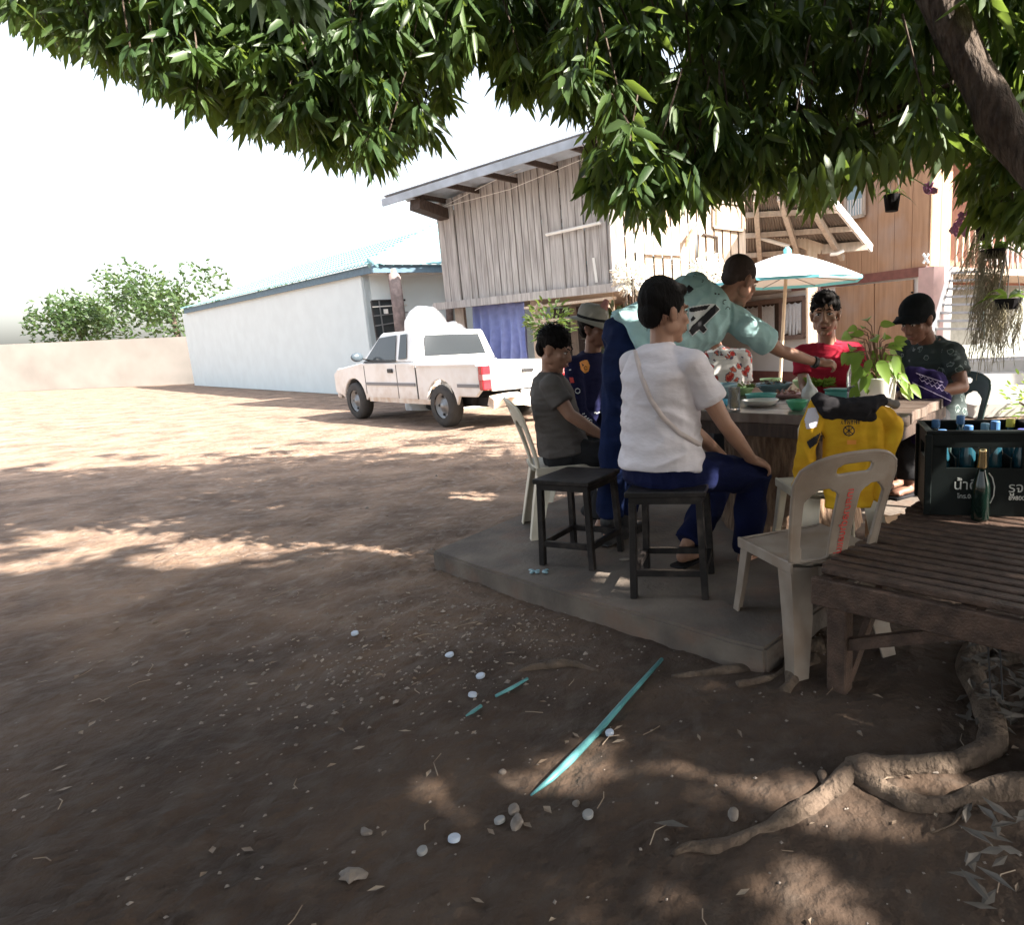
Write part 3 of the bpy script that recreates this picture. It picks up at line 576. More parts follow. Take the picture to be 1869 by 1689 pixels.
# ============================================================ PARASOL
um = empty('parasol', on(1418, 700, 0) if False else (at(1418, 690, 9).x, 9, 0), 0, 'white and turquoise garden parasol on a wooden pole behind the man in red', 'parasol')
UO = V(um.location); top = at(1437, 459, 9); cz = top.z; rr = 1.0; pan = 16
MB().tube([V((at(1437, 470, 9).x-UO.x, 0, cz-.02)), V((0, 0, 0))], .024, 8).build('pole', mat('pole_wood', (.62, .5, .36), .6, var=.2), um)
cxy = V((at(1437, 470, 9).x-UO.x, 0, 0))
for k in range(8):
    mb = MB(); vs = []; 
    for j in range(7):
        t = j/6; r = rr*t; z = cz-.02-.36*t**1.35
        for i in range(3):
            a = (k+i/2)*pi/4+.2; sag = 1-.045*t*(1 if i == 1 else 0); vs.append(cxy+V((r*cos(a)*sag, r*sin(a)*sag, z)))
    mb.add(vs, [(3*j+i, 3*j+i+1, 3*j+i+4, 3*j+i+3) for j in range(6) for i in range(2)])
    mb.build('canopy_panel', SKYPL, um, smooth=True)
    v = MB(); a0 = k*pi/4+.2; a1 = a0+pi/4; p = [cxy+V((rr*cos(a), rr*sin(a), cz-.38)) for a in (a0, a1)]
    v.prism([p[0], p[1], p[1]-V((0, 0, .035)), p[0]-V((0, 0, .035))], (p[0]-cxy).normalized()*.004*V((1, 1, 0)).length).build('valance', CYAN, um)
    MB().bar(cxy+V((0, 0, cz-.3)), cxy+V((rr*.97*cos(a0), rr*.97*sin(a0), cz-.39)), .01, .01).build('rib', STEEL, um)
MB().lathe([(.05, -.02), (.05, .03), (.02, .06)], cxy+V((0, 0, cz)), 10).build('finial', CYAN, um)

# ============================================================ PICKUP TRUCK
hd = V((-.77, .64, 0)).normalized(); tr_o = on(820, 778, 0); tr_o = V((tr_o.x, tr_o.y, 0)); lft = V((-hd.y, hd.x, 0))
tr = empty('pickup_truck', tr_o-lft*.74, math.atan2(hd.y, hd.x), 'dusty white extended cab pickup parked beside the plank house, tail towards the table', 'pickup truck')
HW = .82
def side_poly(pts, y0, y1): return [V((x, y0, z)) for x, z in pts], V((0, y1-y0, 0))
def arch(cx, r=.43, a0=0, a1=180, n=11, zc=.33): return [(cx+r*cos(R_(a0+(a1-a0)*i/n)), max(.36, zc+r*sin(R_(a0+(a1-a0)*i/n)))) for i in range(n+1)]
body = [(.72, .42), (.72, 1.03), (2.6, 1.04), (3.55, .93), (3.72, .84), (3.74, .5), (3.42, .42)]+arch(2.95)+[(2.4, .42)]
for y0, y1, nm in ((HW-.06, HW, 'cab_side'), (-HW, -HW+.06, 'cab_side')):
    p, d = side_poly(body, y0, y1); MB().prism(p, d).build(nm, CARW, tr, fix=True, bevel=.012)
mb = MB(); mb.box((3.1, 0, .9), (1.1, 1.56, .1)).box((3.68, 0, .62), (.12, 1.6, .5)).box((1.6, 0, .5), (1.8, 1.55, .12)).box((1.6, 0, .98), (1.8, 1.6, .08)); mb.build('hood', CARW, tr, bevel=.03)
# greenhouse
def gp(x, z, s):
    t = (z-1.03)/.53; return V((x, s*(HW-.015-.13*t), z))
base = [(.72, 1.03), (2.62, 1.04)]; roofp = [(.86, 1.56), (1.95, 1.58)]
gh_pts = [(.72, 1.03), (2.62, 1.03), (1.98, 1.55), (.88, 1.56)]
mb = MB(); v8 = [gp(x, z, s) for s in (-1, 1) for x, z in gh_pts]; mb.add(v8, [(0, 1, 2, 3), (7, 6, 5, 4), (0, 4, 5, 1), (1, 5, 6, 2), (2, 6, 7, 3), (3, 7, 4, 0)]); mb.build('cab', CARW, tr, bevel=.035)
def gl(name, pts, s=1, m=GLASS, off=.012):
    P = [gp(x, z, s)+V((0, s*off, 0)) for x, z in pts]; o = MB().prism(P, V((0, s*.006, 0))).build(name, m, tr, fix=True); return o
for s in (1, -1):
    gl('side_window', [(1.35, 1.09), (2.4, 1.08), (1.98, 1.47), (1.4, 1.5)], s); gl('quarter_window', [(.98, 1.1), (1.24, 1.09), (1.26, 1.5), (1.06, 1.51)], s)
    gl('window_trim', [(1.33, 1.05), (2.48, 1.04), (2.44, 1.075), (1.33, 1.085)], s, BLACKP)
rw_ = [V((.775, -.6, 1.13)), V((.775, .6, 1.13)), V((.84, .52, 1.48)), V((.84, -.52, 1.48))]
MB().prism([p-V((.03, 0, 0)) for p in rw_], V((-.008, 0, .0))).build('rear_window', GLASS, tr)
ws = [V((2.56, -.66, 1.09)), V((2.56, .66, 1.09)), V((2.08, .58, 1.5)), V((2.08, -.58, 1.5))]; MB().prism([p+V((.035, 0, .02)) for p in ws], V((.006, 0, .006))).build('windscreen', GLASS, tr)
# bed
bed = [(-1.12, .62), (-1.14, .98), (.68, 1.0), (.68, .42), (.5, .42)]+arch(0)[0:]+[(-.5, .5), (-.95, .5)]
for y0, y1 in ((HW-.05, HW+.005), (-HW-.005, -HW+.05)):
    p, d = side_poly(bed, y0, y1); MB().prism(p, d).build('bed_side', CARW, tr, fix=True, bevel=.012)
MB().box((-.22, 0, .62), (1.75, 1.5, .05)).build('bed_floor', CARDIRT, tr)
MB().box((.66, 0, .8), (.05, 1.55, .4)).build('bed_front', CARW, tr)
tg = MB().box((-1.14, 0, .79), (.06, 1.34, .42)).build('tailgate', CARW, tr, bevel=.012); MB().box((-1.185, 0, .86), (.02, .22, .05)).build('handle', BLACKP, tg)
for s in (1, -1):
    MB().box((-1.1, s*.755, .8), (.12, .14, .37)).build('rear_corner', CARW, tr, bevel=.015)
    l = MB().box((-1.13, s*.76, .79), (.11, .15, .36)).build('tail_lamp', LAMPRED, tr, bevel=.012); MB().box((-1.135, s*.76, .8), (.115, .155, .08)).build('reversing_lens', mat('pink_lens', (.55, .2, .2), .3), l)
    MB().box((-.1, s*(HW+.012), .985), (1.9, .03, .03)).build('bed_rail', CARW, tr)
    for x0, x1 in ((-1.05, -.5), (.75, 1.3), (1.32, 2.45)): MB().box(((x0+x1)/2, s*(HW+.01), .67), (x1-x0, .02, .05)).build('side_moulding', mat('grey_moulding', (.22, .22, .23), .6), tr)
    MB().box((1.3, s*(HW-.02), .39), (1.35*1.6, .05, .08)).build('sill', CARDIRT, tr)
    MB().box((1.52, s*(HW+.012), .9), (.16, .03, .07)).build('door_handle', BLACKP, tr, bevel=.008)
    MB().box((1.33, s*(HW+.002), .7), (.012, .006, .6)).build('door_gap', BLACKP, tr); MB().box((2.47, s*(HW+.002), .74), (.012, .006, .5)).build('door_gap', BLACKP, tr); MB().box((.7, s*(HW+.004), .72), (.014, .008, .58)).build('body_gap', BLACKP, tr)
    MB().tube([(2.3, s*.78, 1.08), (2.3, s*.9, 1.12)], .015, 6).build('mirror_arm', BLACKP, tr); MB().ell((2.3, s*1.0, 1.15), (.05, .11, .08)).build('mirror', mat('mirror_shell', (.06, .08, .1), .3), tr, smooth=True)
    MB().box((3.68, s*.62, .78), (.1, .34, .18)).build('headlight', LAMPW, tr, bevel=.02)
mb = MB(); vs = []
for i in range(15):
    t = i/14; y = -.75+1.5*t; dz = .04*sin(t*9)-.06*abs(sin(t*5)); dx = .05*sin(t*13); vs += [V((-1.2+dx, y, .56+dz)), V((-1.32+dx*1.5, y, .5+dz)), V((-1.25-dx, y, .36+dz)), V((-1.12, y, .4+dz*.5))]
mb.add(vs, [(4*i+k, 4*i+(k+1) % 4, 4*i+4+(k+1) % 4, 4*i+4+k) for i in range(14) for k in range(4)]+[(0, 3, 2, 1), (56, 57, 58, 59)]); tag(mb.build('rear_bumper', CARDIRT, tr, fix=True), 'crumpled rusty rear bumper')
MB().box((1.0, 0, .38), (4.0, .9, .14)).build('chassis', BLACKP, tr)
for x in (0, 2.95): MB().box((x, 0, .6), (.86, 1.1, .5)).build('wheel_well', BLACKP, tr)
MB().box((-1.2, 0, .5), (.02, .34, .13)).build('number_plate', WHITEWALL, tr)
for x in (0, 2.95):
    for s in (1, -1):
        pf = [(.2, -.1), (.3, -.11), (.34, -.07), (.345, 0), (.34, .07), (.3, .11), (.2, .1)]
        mb = MB(); mb.lathe(pf, (0, 0, 0), 32, False, False); m4 = M.Translation((x, s*.74, .34)) @ M.Rotation(-s*pi/2, 4, 'X'); me = mb.mesh('tyre'); me.transform(m4); wh = link('wheel', me, RUBBER, tr, True)
        rm = MB(); rm.lathe([(.21, -.08), (.21, .07), (.195, .085), (.18, .03), (.12, .02), (.1, .06), (.05, .065), (.045, .09), (.001, .09)], (0, 0, 0), 28, True, False); me = rm.mesh('rim'); me.transform(m4); link('rim', me, STEEL, wh, True)
        for k in range(5):
            hb = MB(); a = k*2*pi/5; hb.lathe([(.02, .035), (.02, .05)], (.15*cos(a), .15*sin(a), 0), 8); me = hb.mesh('rim_hole'); me.transform(m4); link('rim_hole', me, BLACKP, wh)
    MB().tube([(x, -.7, .33), (x, .7, .33)], .05, 8).build('axle', BLACKP, tr)
# pale cover beyond the pickup
mb = MB(); c = on(775, 745, 0); c = V((at(778, 600, 14.2).x, 14.2, 0))
mb.cap(c+V((0, 0, .4)), .55, c+V((0, 0, 1.7)), .42).cap(c+V((.55, .1, .3)), .45, c+V((.5, .1, 1.45)), .33).cap(c+V((0, 0, .1)), .58, c+V((.6, .1, .1)), .5)
tp = blob('covered_load', mb, mat('white_tarp', (.8, .8, .8), .6), None, .03, 3, (.04, 4, 4, 2)); tag(tp, 'rounded white tarpaulin cover standing just behind the pickup cab', 'tarpaulin')

# ============================================================ FURNITURE
slab_z = .1
def make_stool(c, e1, e2, h, label, twist=0):
    c = V(c); t = empty('stool', c, 0, label, 'stool', 'black square wooden stools'); e1 = V(e1); e2 = V(e2)
    th = .032; ax = math.atan2(e1.y, e1.x); rot = M.Rotation(ax, 3, 'Z')
    MB().box((0, 0, h-.012), (e1.length*2+.05, e2.length*2+.05, .026), rot).build('seat', STOOL, t, bevel=.004)
    MB().box((0, 0, h-.042), (e1.length*2+.02, e2.length*2+.02, .032), rot).build('seat_frame', STOOL, t)
    cs = [-e1-e2, e1-e2, e1+e2, -e1+e2]
    for q in cs: MB().bar(q*1.06, q*.97+V((0, 0, h-.05)), th, th, up=e2.normalized()).build('leg', STOOL, t, bevel=.003)
    for i in range(4):
        a, b = cs[i]*1.03, cs[(i+1) % 4]*1.03; MB().bar(a+V((0, 0, .12)), b+V((0, 0, .12)), .022, .03).build('stretcher', STOOL, t)
    return t
s1 = make_stool((-.53, 3.46, .1), V((.14, .03, 0)), V((-.03, .14, 0))*1.05, .47, 'empty black stool beside the white shirted man')
s1.rotation_euler.z = R_(-35)
s2 = make_stool((-.03, 3.0, .1), V((.155, .01, 0)), V((-.01, .155, 0)), .5, 'black stool that the man in the white t-shirt sits on'); s2.rotation_euler.z = R_(-12)

def make_chair(loc, f, m, label, group='monobloc plastic chairs', text=False, back=True):
    """moulded armless plastic chair; local +Y is forward"""
    t = empty('plastic_chair', loc, math.atan2(f[1], f[0])-pi/2, label, 'chair', group)
    n = 12; vs = []; top = []
    sh = .43
    for j in range(n+1):
        for i in range(n+1):
            x = -.2+.4*i/n; y = -.2+.42*j/n; w_ = 1-.08*(1-j/n); edge = max(abs(x)/.2, (y-.01)/.21 if y > 0 else 0)
            vs.append(V((x*w_, y, sh-.022*(1-edge**3)*.8-(.02 if j == n else 0))))
    bot = [v-V((0, 0, .012)) for v in vs]; k = (n+1)**2; fs = [(j*(n+1)+i, j*(n+1)+i+1, (j+1)*(n+1)+i+1, (j+1)*(n+1)+i) for j in range(n) for i in range(n)]
    fs2 = [tuple(k+q for q in reversed(f_)) for f_ in fs]; MB().add(vs+bot, fs+fs2).build('seat', m, t, smooth=True)
    for s in (-1, 1): MB().bar((s*.195, -.19, sh-.02), (s*.2, .215, sh-.025), .014, .045).build('seat_skirt', m, t, bevel=.004)
    MB().bar((-.2, .215, sh-.028), (.2, .215, sh-.028), .014, .04).build('seat_skirt', m, t, bevel=.004)
    for s in (-1, 1):
        for y0, y1, tw in ((.2, .25, .055), (-.18, -.26, .095)):
            sg = 1 if y0 > 0 else -1; L = []                   # L-section, tapering to the foot
            for z, w2, yy, xx in ((sh-.02, tw, y0, .195), (sh*.5, tw*.88, (y0+y1)/2, .21), (0, tw*.66, y1, .235)):
                c = V((s*xx, yy, z)); L.append([c, c+V((-s*w2, 0, 0)), c+V((-s*w2, -sg*.008, 0)), c+V((-s*.009, -sg*.009, 0)), c+V((-s*.009, -sg*w2, 0)), c+V((0, -sg*w2, 0))])
            v = [q for r in L for q in r]; fs = [(6*a+i, 6*a+(i+1) % 6, 6*a+6+(i+1) % 6, 6*a+6+i) for a in range(2) for i in range(6)]+[(5, 4, 3, 2, 1, 0), tuple(12+i for i in range(6))]
            MB().add(v, fs).build('leg', m, t, fix=True)
    if not back: return t
    # backrest: grid sheet with two tall slots and a hand slot, curved and raked
    nu, nv = 60, 60
    def bp(a, b):                                          # a in -1..1 across, b in 0..1 up
        wd = .195+.035*b; z = sh-.01+.43*b-.028*(a*a)*b; y = -.19-.13*b**1.2+.05*(a*a)*(.4+.6*b); return V((a*wd, y, z))
    def hole(a, b):
        if b > .985-.12*abs(a)**4: return True
        if abs(a) > .985: return True
        x = abs(a)
        if .24+.12*max(0, (b-.55)/.3)**2 < x < .78+.02*b and .03 < b < .70-.10*((x-.5)/.3)**2: return True
        if x < .34 and abs(b-.855) < .042*math.sqrt(max(0, 1-(x/.34)**6)): return True
        return False
    vs = [bp(-1+2*i/nu, j/nv) for j in range(nv+1) for i in range(nu+1)]
    fs = [(j*(nu+1)+i, j*(nu+1)+i+1, (j+1)*(nu+1)+i+1, (j+1)*(nu+1)+i) for j in range(nv) for i in range(nu) if not hole(-1+2*(i+.5)/nu, (j+.5)/nv)]
    o = MB().add(vs, fs).build('backrest', m, t, smooth=True)
    bm = bmesh.new(); bm.from_mesh(o.data); bmesh.ops.delete(bm, geom=[v for v in bm.verts if not v.link_faces], context='VERTS'); 
    for _ in range(3):
        bv = [v for v in bm.verts if v.is_boundary]; bmesh.ops.smooth_vert(bm, verts=bv, factor=.5, use_axis_x=True, use_axis_y=True, use_axis_z=True)
    bm.to_mesh(o.data); bm.free(); o.data.polygons.foreach_set('use_smooth', [True]*len(o.data.polygons))
    s = o.modifiers.new('t', 'SOLIDIFY'); s.thickness = .013; s.offset = 0; bake(o)
    pts = [bp(-.985, 0)]+[bp(-.985, b/10) for b in range(1, 9)]+[bp(a/10, .985-.12*abs(a/10)**4) for a in range(-9, 10)]+[bp(.985, b/10) for b in range(8, -1, -1)]
    MB().tube(pts, .009, 6).build('back_rim', m, t, smooth=True)
    if text:
        p = bp(0, .36); tx = textmesh('printed_text', text, .043, REDINK, t, M.Translation(p+V((0, -.012, 0))) @ M.Rotation(R_(90+16), 4, 'X') @ M.Rotation(R_(90), 4, 'Z'), mirror=True)
    return t
ch1 = make_chair((.52, 2.56, 0), (-.38, .92), PLASTIC, 'worn white plastic chair with a slotted back and red print, in front of the bench', text='เทศบาลตำบลแม่')
ch2 = make_chair((.745, 3.17, .1), (-.12, .99), CREAMPL, 'white plastic chair under the yellow jacket, pushed in at the table')
ch3 = make_chair((-.72, 4.12, .1), (.94, .33), CREAMPL, 'cream plastic chair that the man in the grey t-shirt sits on')
ch4 = make_chair((1.78, 4.4, .1), (-.75, -.6), GREENPL, 'dark green plastic chair that the man in the black cap sits on')
ch5 = make_chair((1.1, 4.95, .1), (-.25, -.97), CREAMPL, 'plastic chair hidden behind the man in the red t-shirt')
ch6 = make_chair((.42, 5.3, .1), (-.05, -.99), CREAMPL, 'plastic chair hidden behind the man in the floral shirt')
ch7 = make_chair((-.68, 4.95, .1), (.9, -.2), CREAMPL, 'plastic chair under the man in the felt hat')

# table: slab on a stump
TZ = .85
FR, FL, BR, BL = V((1.04, 3.03, TZ)), V((-.1, 3.93, TZ)), V((1.66, 3.97, TZ)), V((.52, 4.87, TZ))
tb = empty('slab_table', (.72, 4.0, .1), 0, 'thick dark wooden table on a tree stump pedestal, laid with dishes', 'table'); TO = V(tb.location)
def edgew(a, b, n=14, amp=.012): return [a.lerp(b, i/n)+V((noise.noise(a.lerp(b, i/n)*5), noise.noise(a.lerp(b, i/n)*5+V((3, 0, 0))), 0))*amp for i in range(n)]
pl = edgew(FL, FR)+edgew(FR, BR, 14, .03)+edgew(BR, BL)+edgew(BL, FL)
cuts = 5                                                  # five boards side by side
for k in range(cuts):
    a0, a1 = k/cuts, (k+1)/cuts-.004; q = [FL.lerp(BL, a0), FR.lerp(BR, a0), FR.lerp(BR, a1), FL.lerp(BL, a1)]
    poly = edgew(q[0], q[1], 10, .006)+edgew(q[1], q[2], 4, .03)+edgew(q[2], q[3], 10, .002)+edgew(q[3], q[0], 3, .01)
    MB().prism([p-TO-V((0, 0, .055)) for p in poly], (0, 0, .055)).build('tabletop_board', TABLEWOOD, tb, fix=True, bevel=.005)
MB().bar(FL-TO+V((.02, .03, -.09)), FR-TO+V((-.03, .03, -.09)), .04, .07).build('apron', DARKWOOD, tb); MB().bar(FR-TO+V((-.03, .03, -.09)), BR-TO+V((-.04, -.02, -.09)), .04, .07).build('apron', DARKWOOD, tb)
vs = []; seg = 96; rows = 16
for j in range(rows+1):
    z = (TZ-.16)*j/rows; rb0 = .37+.05*(1-j/rows)**3+.03*(j/rows)**2
    for k in range(seg):
        a = 2*pi*k/seg; fl = .022*abs(noise.noise(V((cos(a)*7, sin(a)*7, z*.8)))*2)+.03*noise.noise(V((cos(a)*1.5, sin(a)*1.5, z))); vs.append(V((rb0*cos(a), rb0*sin(a), z))*1+V((fl*cos(a), fl*sin(a), 0)))
fs = [(j*seg+k, j*seg+(k+1) % seg, (j+1)*seg+(k+1) % seg, (j+1)*seg+k) for j in range(rows) for k in range(seg)]
MB().add(vs, fs).build('stump', BARK, tb, smooth=True)

# ------------------------------------------------ bench
f1 = V((.77, -.64, 0)).normalized(); f2 = V((.63, .78, 0)).normalized(); BO = V((.49, 2.19, 0)); BZ = .45; BL1, BL2 = .98, 1.25
be = empty('slatted_bench', BO, 0, 'dark wooden slatted bench carrying the drinks crate, right foreground', 'bench')
ns = 19
for k in range(ns):
    a = f2*(BL2*(k+.5)/ns); j = random.uniform(-.02, .02)
    MB().bar(a+f1*(-.02+j)+V((0, 0, BZ-.012+random.uniform(-.004, .004))), a+f1*(BL1+j)+V((0, 0, BZ-.012)), .044, .022).build('slat', BENCHWOOD, be, bevel=.004)
for a in (0.02, BL1/2, BL1-.03): MB().bar(f1*a+V((0, 0, BZ-.05)), f1*a+f2*BL2+V((0, 0, BZ-.05)), .045, .05).build('cross_rail', BENCHWOOD, be)
MB().bar(f1*-.03+f2*.0+V((0, 0, BZ-.08)), f1*BL1+V((0, 0, BZ-.08)), .035, .1).build('apron', BENCHWOOD, be, bevel=.004)
MB().bar(f1*-.03+f2*BL2+V((0, 0, BZ-.08)), f1*BL1+f2*BL2+V((0, 0, BZ-.08)), .035, .1).build('apron', BENCHWOOD, be)
for a, b in ((.05, .05), (.05, BL2-.06), (BL1-.06, .05), (BL1-.06, BL2-.06)):
    MB().bar(f1*a+f2*b+V((0, 0, -.02)), f1*a+f2*b+V((0, 0, BZ-.06)), .075, .065, up=f2).build('leg', BENCHWOOD, be, bevel=.006)
MB().bar(f1*.08+f2*.05+V((0, 0, .17)), f1*.6+f2*.05+V((0, 0, BZ-.08)), .03, .04, up=(0, 0, 1)).build('brace', BENCHWOOD, be)
MB().bar(f1*.07+f2*.08+V((0, 0, .02)), f1*.07+f2*.5+V((0, 0, BZ-.08)), .025, .045).build('brace', BENCHWOOD, be)
for dx in (0, .035): MB().tube([f1*(.52+dx)+f2*.1+V((0, 0, BZ-.07)), f1*(.545+dx)+f2*.1+V((0, 0, .1))], .003, 5).build('hanging_wire', BLACKP, be)

# ------------------------------------------------ crate with bottles
cr_o = V((1.36, 2.93, BZ)); ca = R_(-14); cr = empty('drinks_crate', cr_o, ca, 'dark plastic drinks crate of bottles standing on the slatted bench', 'crate')
CWd, CDp, CHt = .44, .34, .36
for s, nm in ((-1, 'front'), (1, 'back')):
    y = s*CDp/2
    mb = MB(); mb.box((0, y, .105), (CWd, .014, .21)).box((0, y, CHt-.03), (CWd, .014, .06)).box((-CWd/2+.035, y, .26), (.07, .014, .1)).box((CWd/2-.035, y, .26), (.07, .014, .1)).box((0, y, .26), (.035, .014, .1))
    for cx_ in (-CWd/4+.01, CWd/4-.01):
        for ss in (-1, 1): mb.prism([V((cx_+ss*.075, y-.007, .305)), V((cx_+ss*.045, y-.007, .305)), V((cx_+ss*.075, y-.007, .27))], (0, .014, 0))
    mb.build('side_panel', CRATE, cr)
for s in (-1, 1):
    x = s*CWd/2; mb = MB(); mb.box((x, 0, .12), (.014, CDp-.015, .24)).box((x, 0, CHt-.03), (.014, CDp-.015, .06)).box((x, -CDp/2+.05, .27), (.014, .09, .08)).box((x, CDp/2-.05, .27), (.014, .09, .08)); mb.build('side_panel', CRATE, cr)
MB().box((0, 0, .01), (CWd-.02, CDp-.02, .02)).build('base', CRATE, cr)
mb = MB(); zz = CHt+.006
for s in (-1, 1): mb.box((0, s*CDp/2, zz), (CWd+.03, .03, .014)); mb.box((s*CWd/2, 0, zz), (.03, CDp-.03, .014))
mb.build('rim', CRATE, cr, bevel=.003)
for s in (-1, 1):
    for t in (-1, 1): MB().box((s*(CWd/2+.005), t*(CDp/2+.005), CHt/2), (.03, .03, CHt)).build('corner_rib', CRATE, cr, bevel=.004)
for i in range(3): MB().box((-.11+.11*i, 0, .14), (.006, CDp-.02, .22)).build('divider', CRATE, cr)
tmx = M.Translation((-.05, -CDp/2-.009, .135)) @ M.Rotation(pi/2, 4, 'X')
textmesh('printed_text', 'น้ำดื่ม', .062, PRINTW, cr, tmx); textmesh('printed_text', 'โทร.053-89', .026, PRINTW, cr, M.Translation((-.045, -CDp/2-.009, .085)) @ M.Rotation(pi/2, 4, 'X'))
textmesh('printed_text', 'รูจ', .06, PRINTW, cr, M.Translation((.13, -CDp/2-.009, .125)) @ M.Rotation(pi/2, 4, 'X')); textmesh('printed_text', '89800', .026, PRINTW, cr, M.Translation((.135, -CDp/2-.009, .08)) @ M.Rotation(pi/2, 4, 'X'))
pts = [V((.02, 0, .19)), V((.035, 0, .17)), V((.045, 0, .13)), V((.043, 0, .09)), V((.032, 0, .06)), V((.015, 0, .045))]
MB().tube([p+V((0, -CDp/2-.009, 0)) for p in pts], .0028, 5).build('leaf_emblem', PRINTW, cr)
bp_ = [(.034, 0), (.036, .01), (.036, .16), (.034, .2), (.016, .26), (.014, .285), (.001, .286)]
proto = None; bl = []
desc = [('pale blue water bottle in the crate, front row at the left corner', BOTTLEB, CAPBLUE), ('water bottle in the crate front row, second from the left', BOTTLEB, CAPBLUE), ('water bottle in the crate front row, right of the middle', BOTTLEB, CAPBLUE), ('bottle with a violet blue cap in the crate front row, right end', BOTTLEB, mat('violet_cap', (.1, .12, .55), .4)),
        ('water bottle in the crate back row, left end', CLEAR, CAPBLUE), ('water bottle in the crate back row, second from the left', BOTTLEB, CAPBLUE), ('tall clear bottle in the crate back row, right of the middle', CLEAR, mat('pale_cap', (.25, .45, .6), .4)), ('bottle with a yellow cap in the crate back row, right end', BOTTLEB, mat('yellow_cap', (.65, .6, .1), .4))]
for k, (lb, bm_, cm) in enumerate(desc):
    i, j = k % 4, k//4; p = V((-.16+.107*i, -.1+.2*j-.0, .025)); rp = M.Rotation(ca, 3, 'Z') @ p
    t = empty('water_bottle', cr_o+rp, 0, lb, 'bottle', 'bottles standing in the drinks crate'); h = 1.13+.06*((k*7) % 3)
    MB().lathe([(r, z*h) for r, z in bp_], seg=16).build('bottle_body', bm_, t, smooth=True); MB().lathe([(.019, .272*h), (.019, .3*h), (.017, .303*h)], seg=14).build('cap', cm, t)
# green glass bottle with a gold neck
gp_ = on(1788, 948, BZ); t = empty('glass_bottle', (gp_.x, gp_.y, BZ), 0, 'dark green glass bottle with gold foil neck standing in front of the crate', 'bottle')
MB().lathe([(.034, 0), (.037, .01), (.037, .13), (.033, .16), (.017, .21), (.0155, .23)], seg=20).build('bottle_body', GLASSG, t, smooth=True)
MB().lathe([(.02, .225), (.021, .23), (.0165, .29), (.017, .292), (.017, .305), (.013, .308)], seg=18).build('foil_neck', SILVER, t, smooth=True)

# ------------------------------------------------ dishes on the table
def bowl(name, u, v, r, h, m, label, cat='bowl', foot=.5, group=None, thick=.004, z=TZ):
    p = on(u, v, z); t = MB().lathe([(r*foot, 0), (r*(foot+.25), h*.35), (r*.95, h*.8), (r, h), (r-thick, h), (r*.9-thick, h*.75), (r*(foot+.15), h*.35), (.001, h*.2)], seg=26, cap1=False).build(name, m, None, smooth=True)
    t.location = (p.x, p.y, z); return tag(t, label, cat, group)
bowl('mixing_bowl', 1312, 728, .13, .1, CERB, 'large blue grey bowl at the left of the table, beside the white shirted man')
bowl('cup', 1318, 744, .035, .05, SKYB, 'small sky blue cup on the near left table edge', 'cup', .7)
bowl('plate', 1388, 740, .11, .035, WHITEP, 'white green rimmed plate between the drink glass and the mint bowl', 'plate', .6)
bowl('plate', 1389, 733, .1, .05, TEALPL, 'teal dish under the food behind the drink glass', 'dish', .6)
bowl('plate', 1437, 726, .1, .03, PINKC, 'pink dish in the middle of the table', 'dish', .6)
bowl('serving_bowl', 1413, 717, .13, .07, CERB, 'wide blue grey bowl behind the pink dish')
bowl('serving_bowl', 1358, 722, .07, .06, PALEG, 'small lime green bowl filled with herbs, behind the drink glass')
bowl('serving_bowl', 1407, 704, .09, .06, PALEG, 'pale green bowl furthest back on the table left side')
bowl('serving_bowl', 1467, 708, .085, .06, PALEG, 'light green bowl behind the plastic bag')
bowl('mint_bowl', 1455, 748, .062, .055, MINT, 'translucent mint green bowl at the near edge beside the jacket')
p = on(1341, 747, TZ); t = empty('drink_glass', (p.x, p.y, TZ), 0, 'tall glass of amber iced drink near the table edge', 'glass')
MB().lathe([(.03, 0), (.034, .125), (.031, .125), (.027, .01), (.001, .01)], seg=20, cap1=False).build('glass', CLEAR, t, smooth=True); MB().lathe([(.0265, .012), (.0305, .115)], seg=18).build('drink', AMBER, t, smooth=True)
# food
def leafpile(name, c, r, n, ln, wd, m, label, cat, parent=None, up=.5):
    mb = MB()
    for k in range(n):
        a = random.uniform(0, 2*pi); rr_ = r*math.sqrt(random.random()); b = V(c)+V((rr_*cos(a), rr_*sin(a), random.uniform(0, r*.5))); d = V((cos(a)*.8+random.uniform(-.5, .5), sin(a)*.8+random.uniform(-.5, .5), random.uniform(-.1, up))).normalized()
        sd = d.cross(V((random.uniform(-1, 1), random.uniform(-1, 1), 1))).normalized()*wd/2; l = ln*random.uniform(.6, 1.2)
        mb.add([b, b+d*l*.5+sd+V((0, 0, .2*wd)), b+d*l, b+d*l*.5-sd], [(0, 1, 2, 3)])
    o = mb.build(name, m, parent)
    return tag(o, label, cat) if label else o
leafpile('herbs', on(1358, 722, TZ)+V((0, 0, .05)), .05, 60, .06, .014, LEAF, 'dark green herbs heaped in the lime green bowl', 'herbs')
leafpile('salad_greens', on(1497, 717, TZ)+V((0, 0, .04)), .07, 130, .06, .03, LEAF2, 'pale crisp salad greens beside the plastic bag', 'vegetables', up=1)
leafpile('cooked_food', on(1413, 717, TZ)+V((0, 0, .05)), .08, 70, .04, .02, mat('food_brown', (.2, .13, .07), .5, var=.5), 'dark cooked food in the wide blue grey bowl', 'food', up=.2)
leafpile('cooked_food', on(1437, 726, TZ)+V((0, 0, .022)), .06, 60, .03, .02, mat('food_red', (.35, .14, .08), .5, var=.5), 'reddish chopped food on the pink dish', 'food', up=.1)
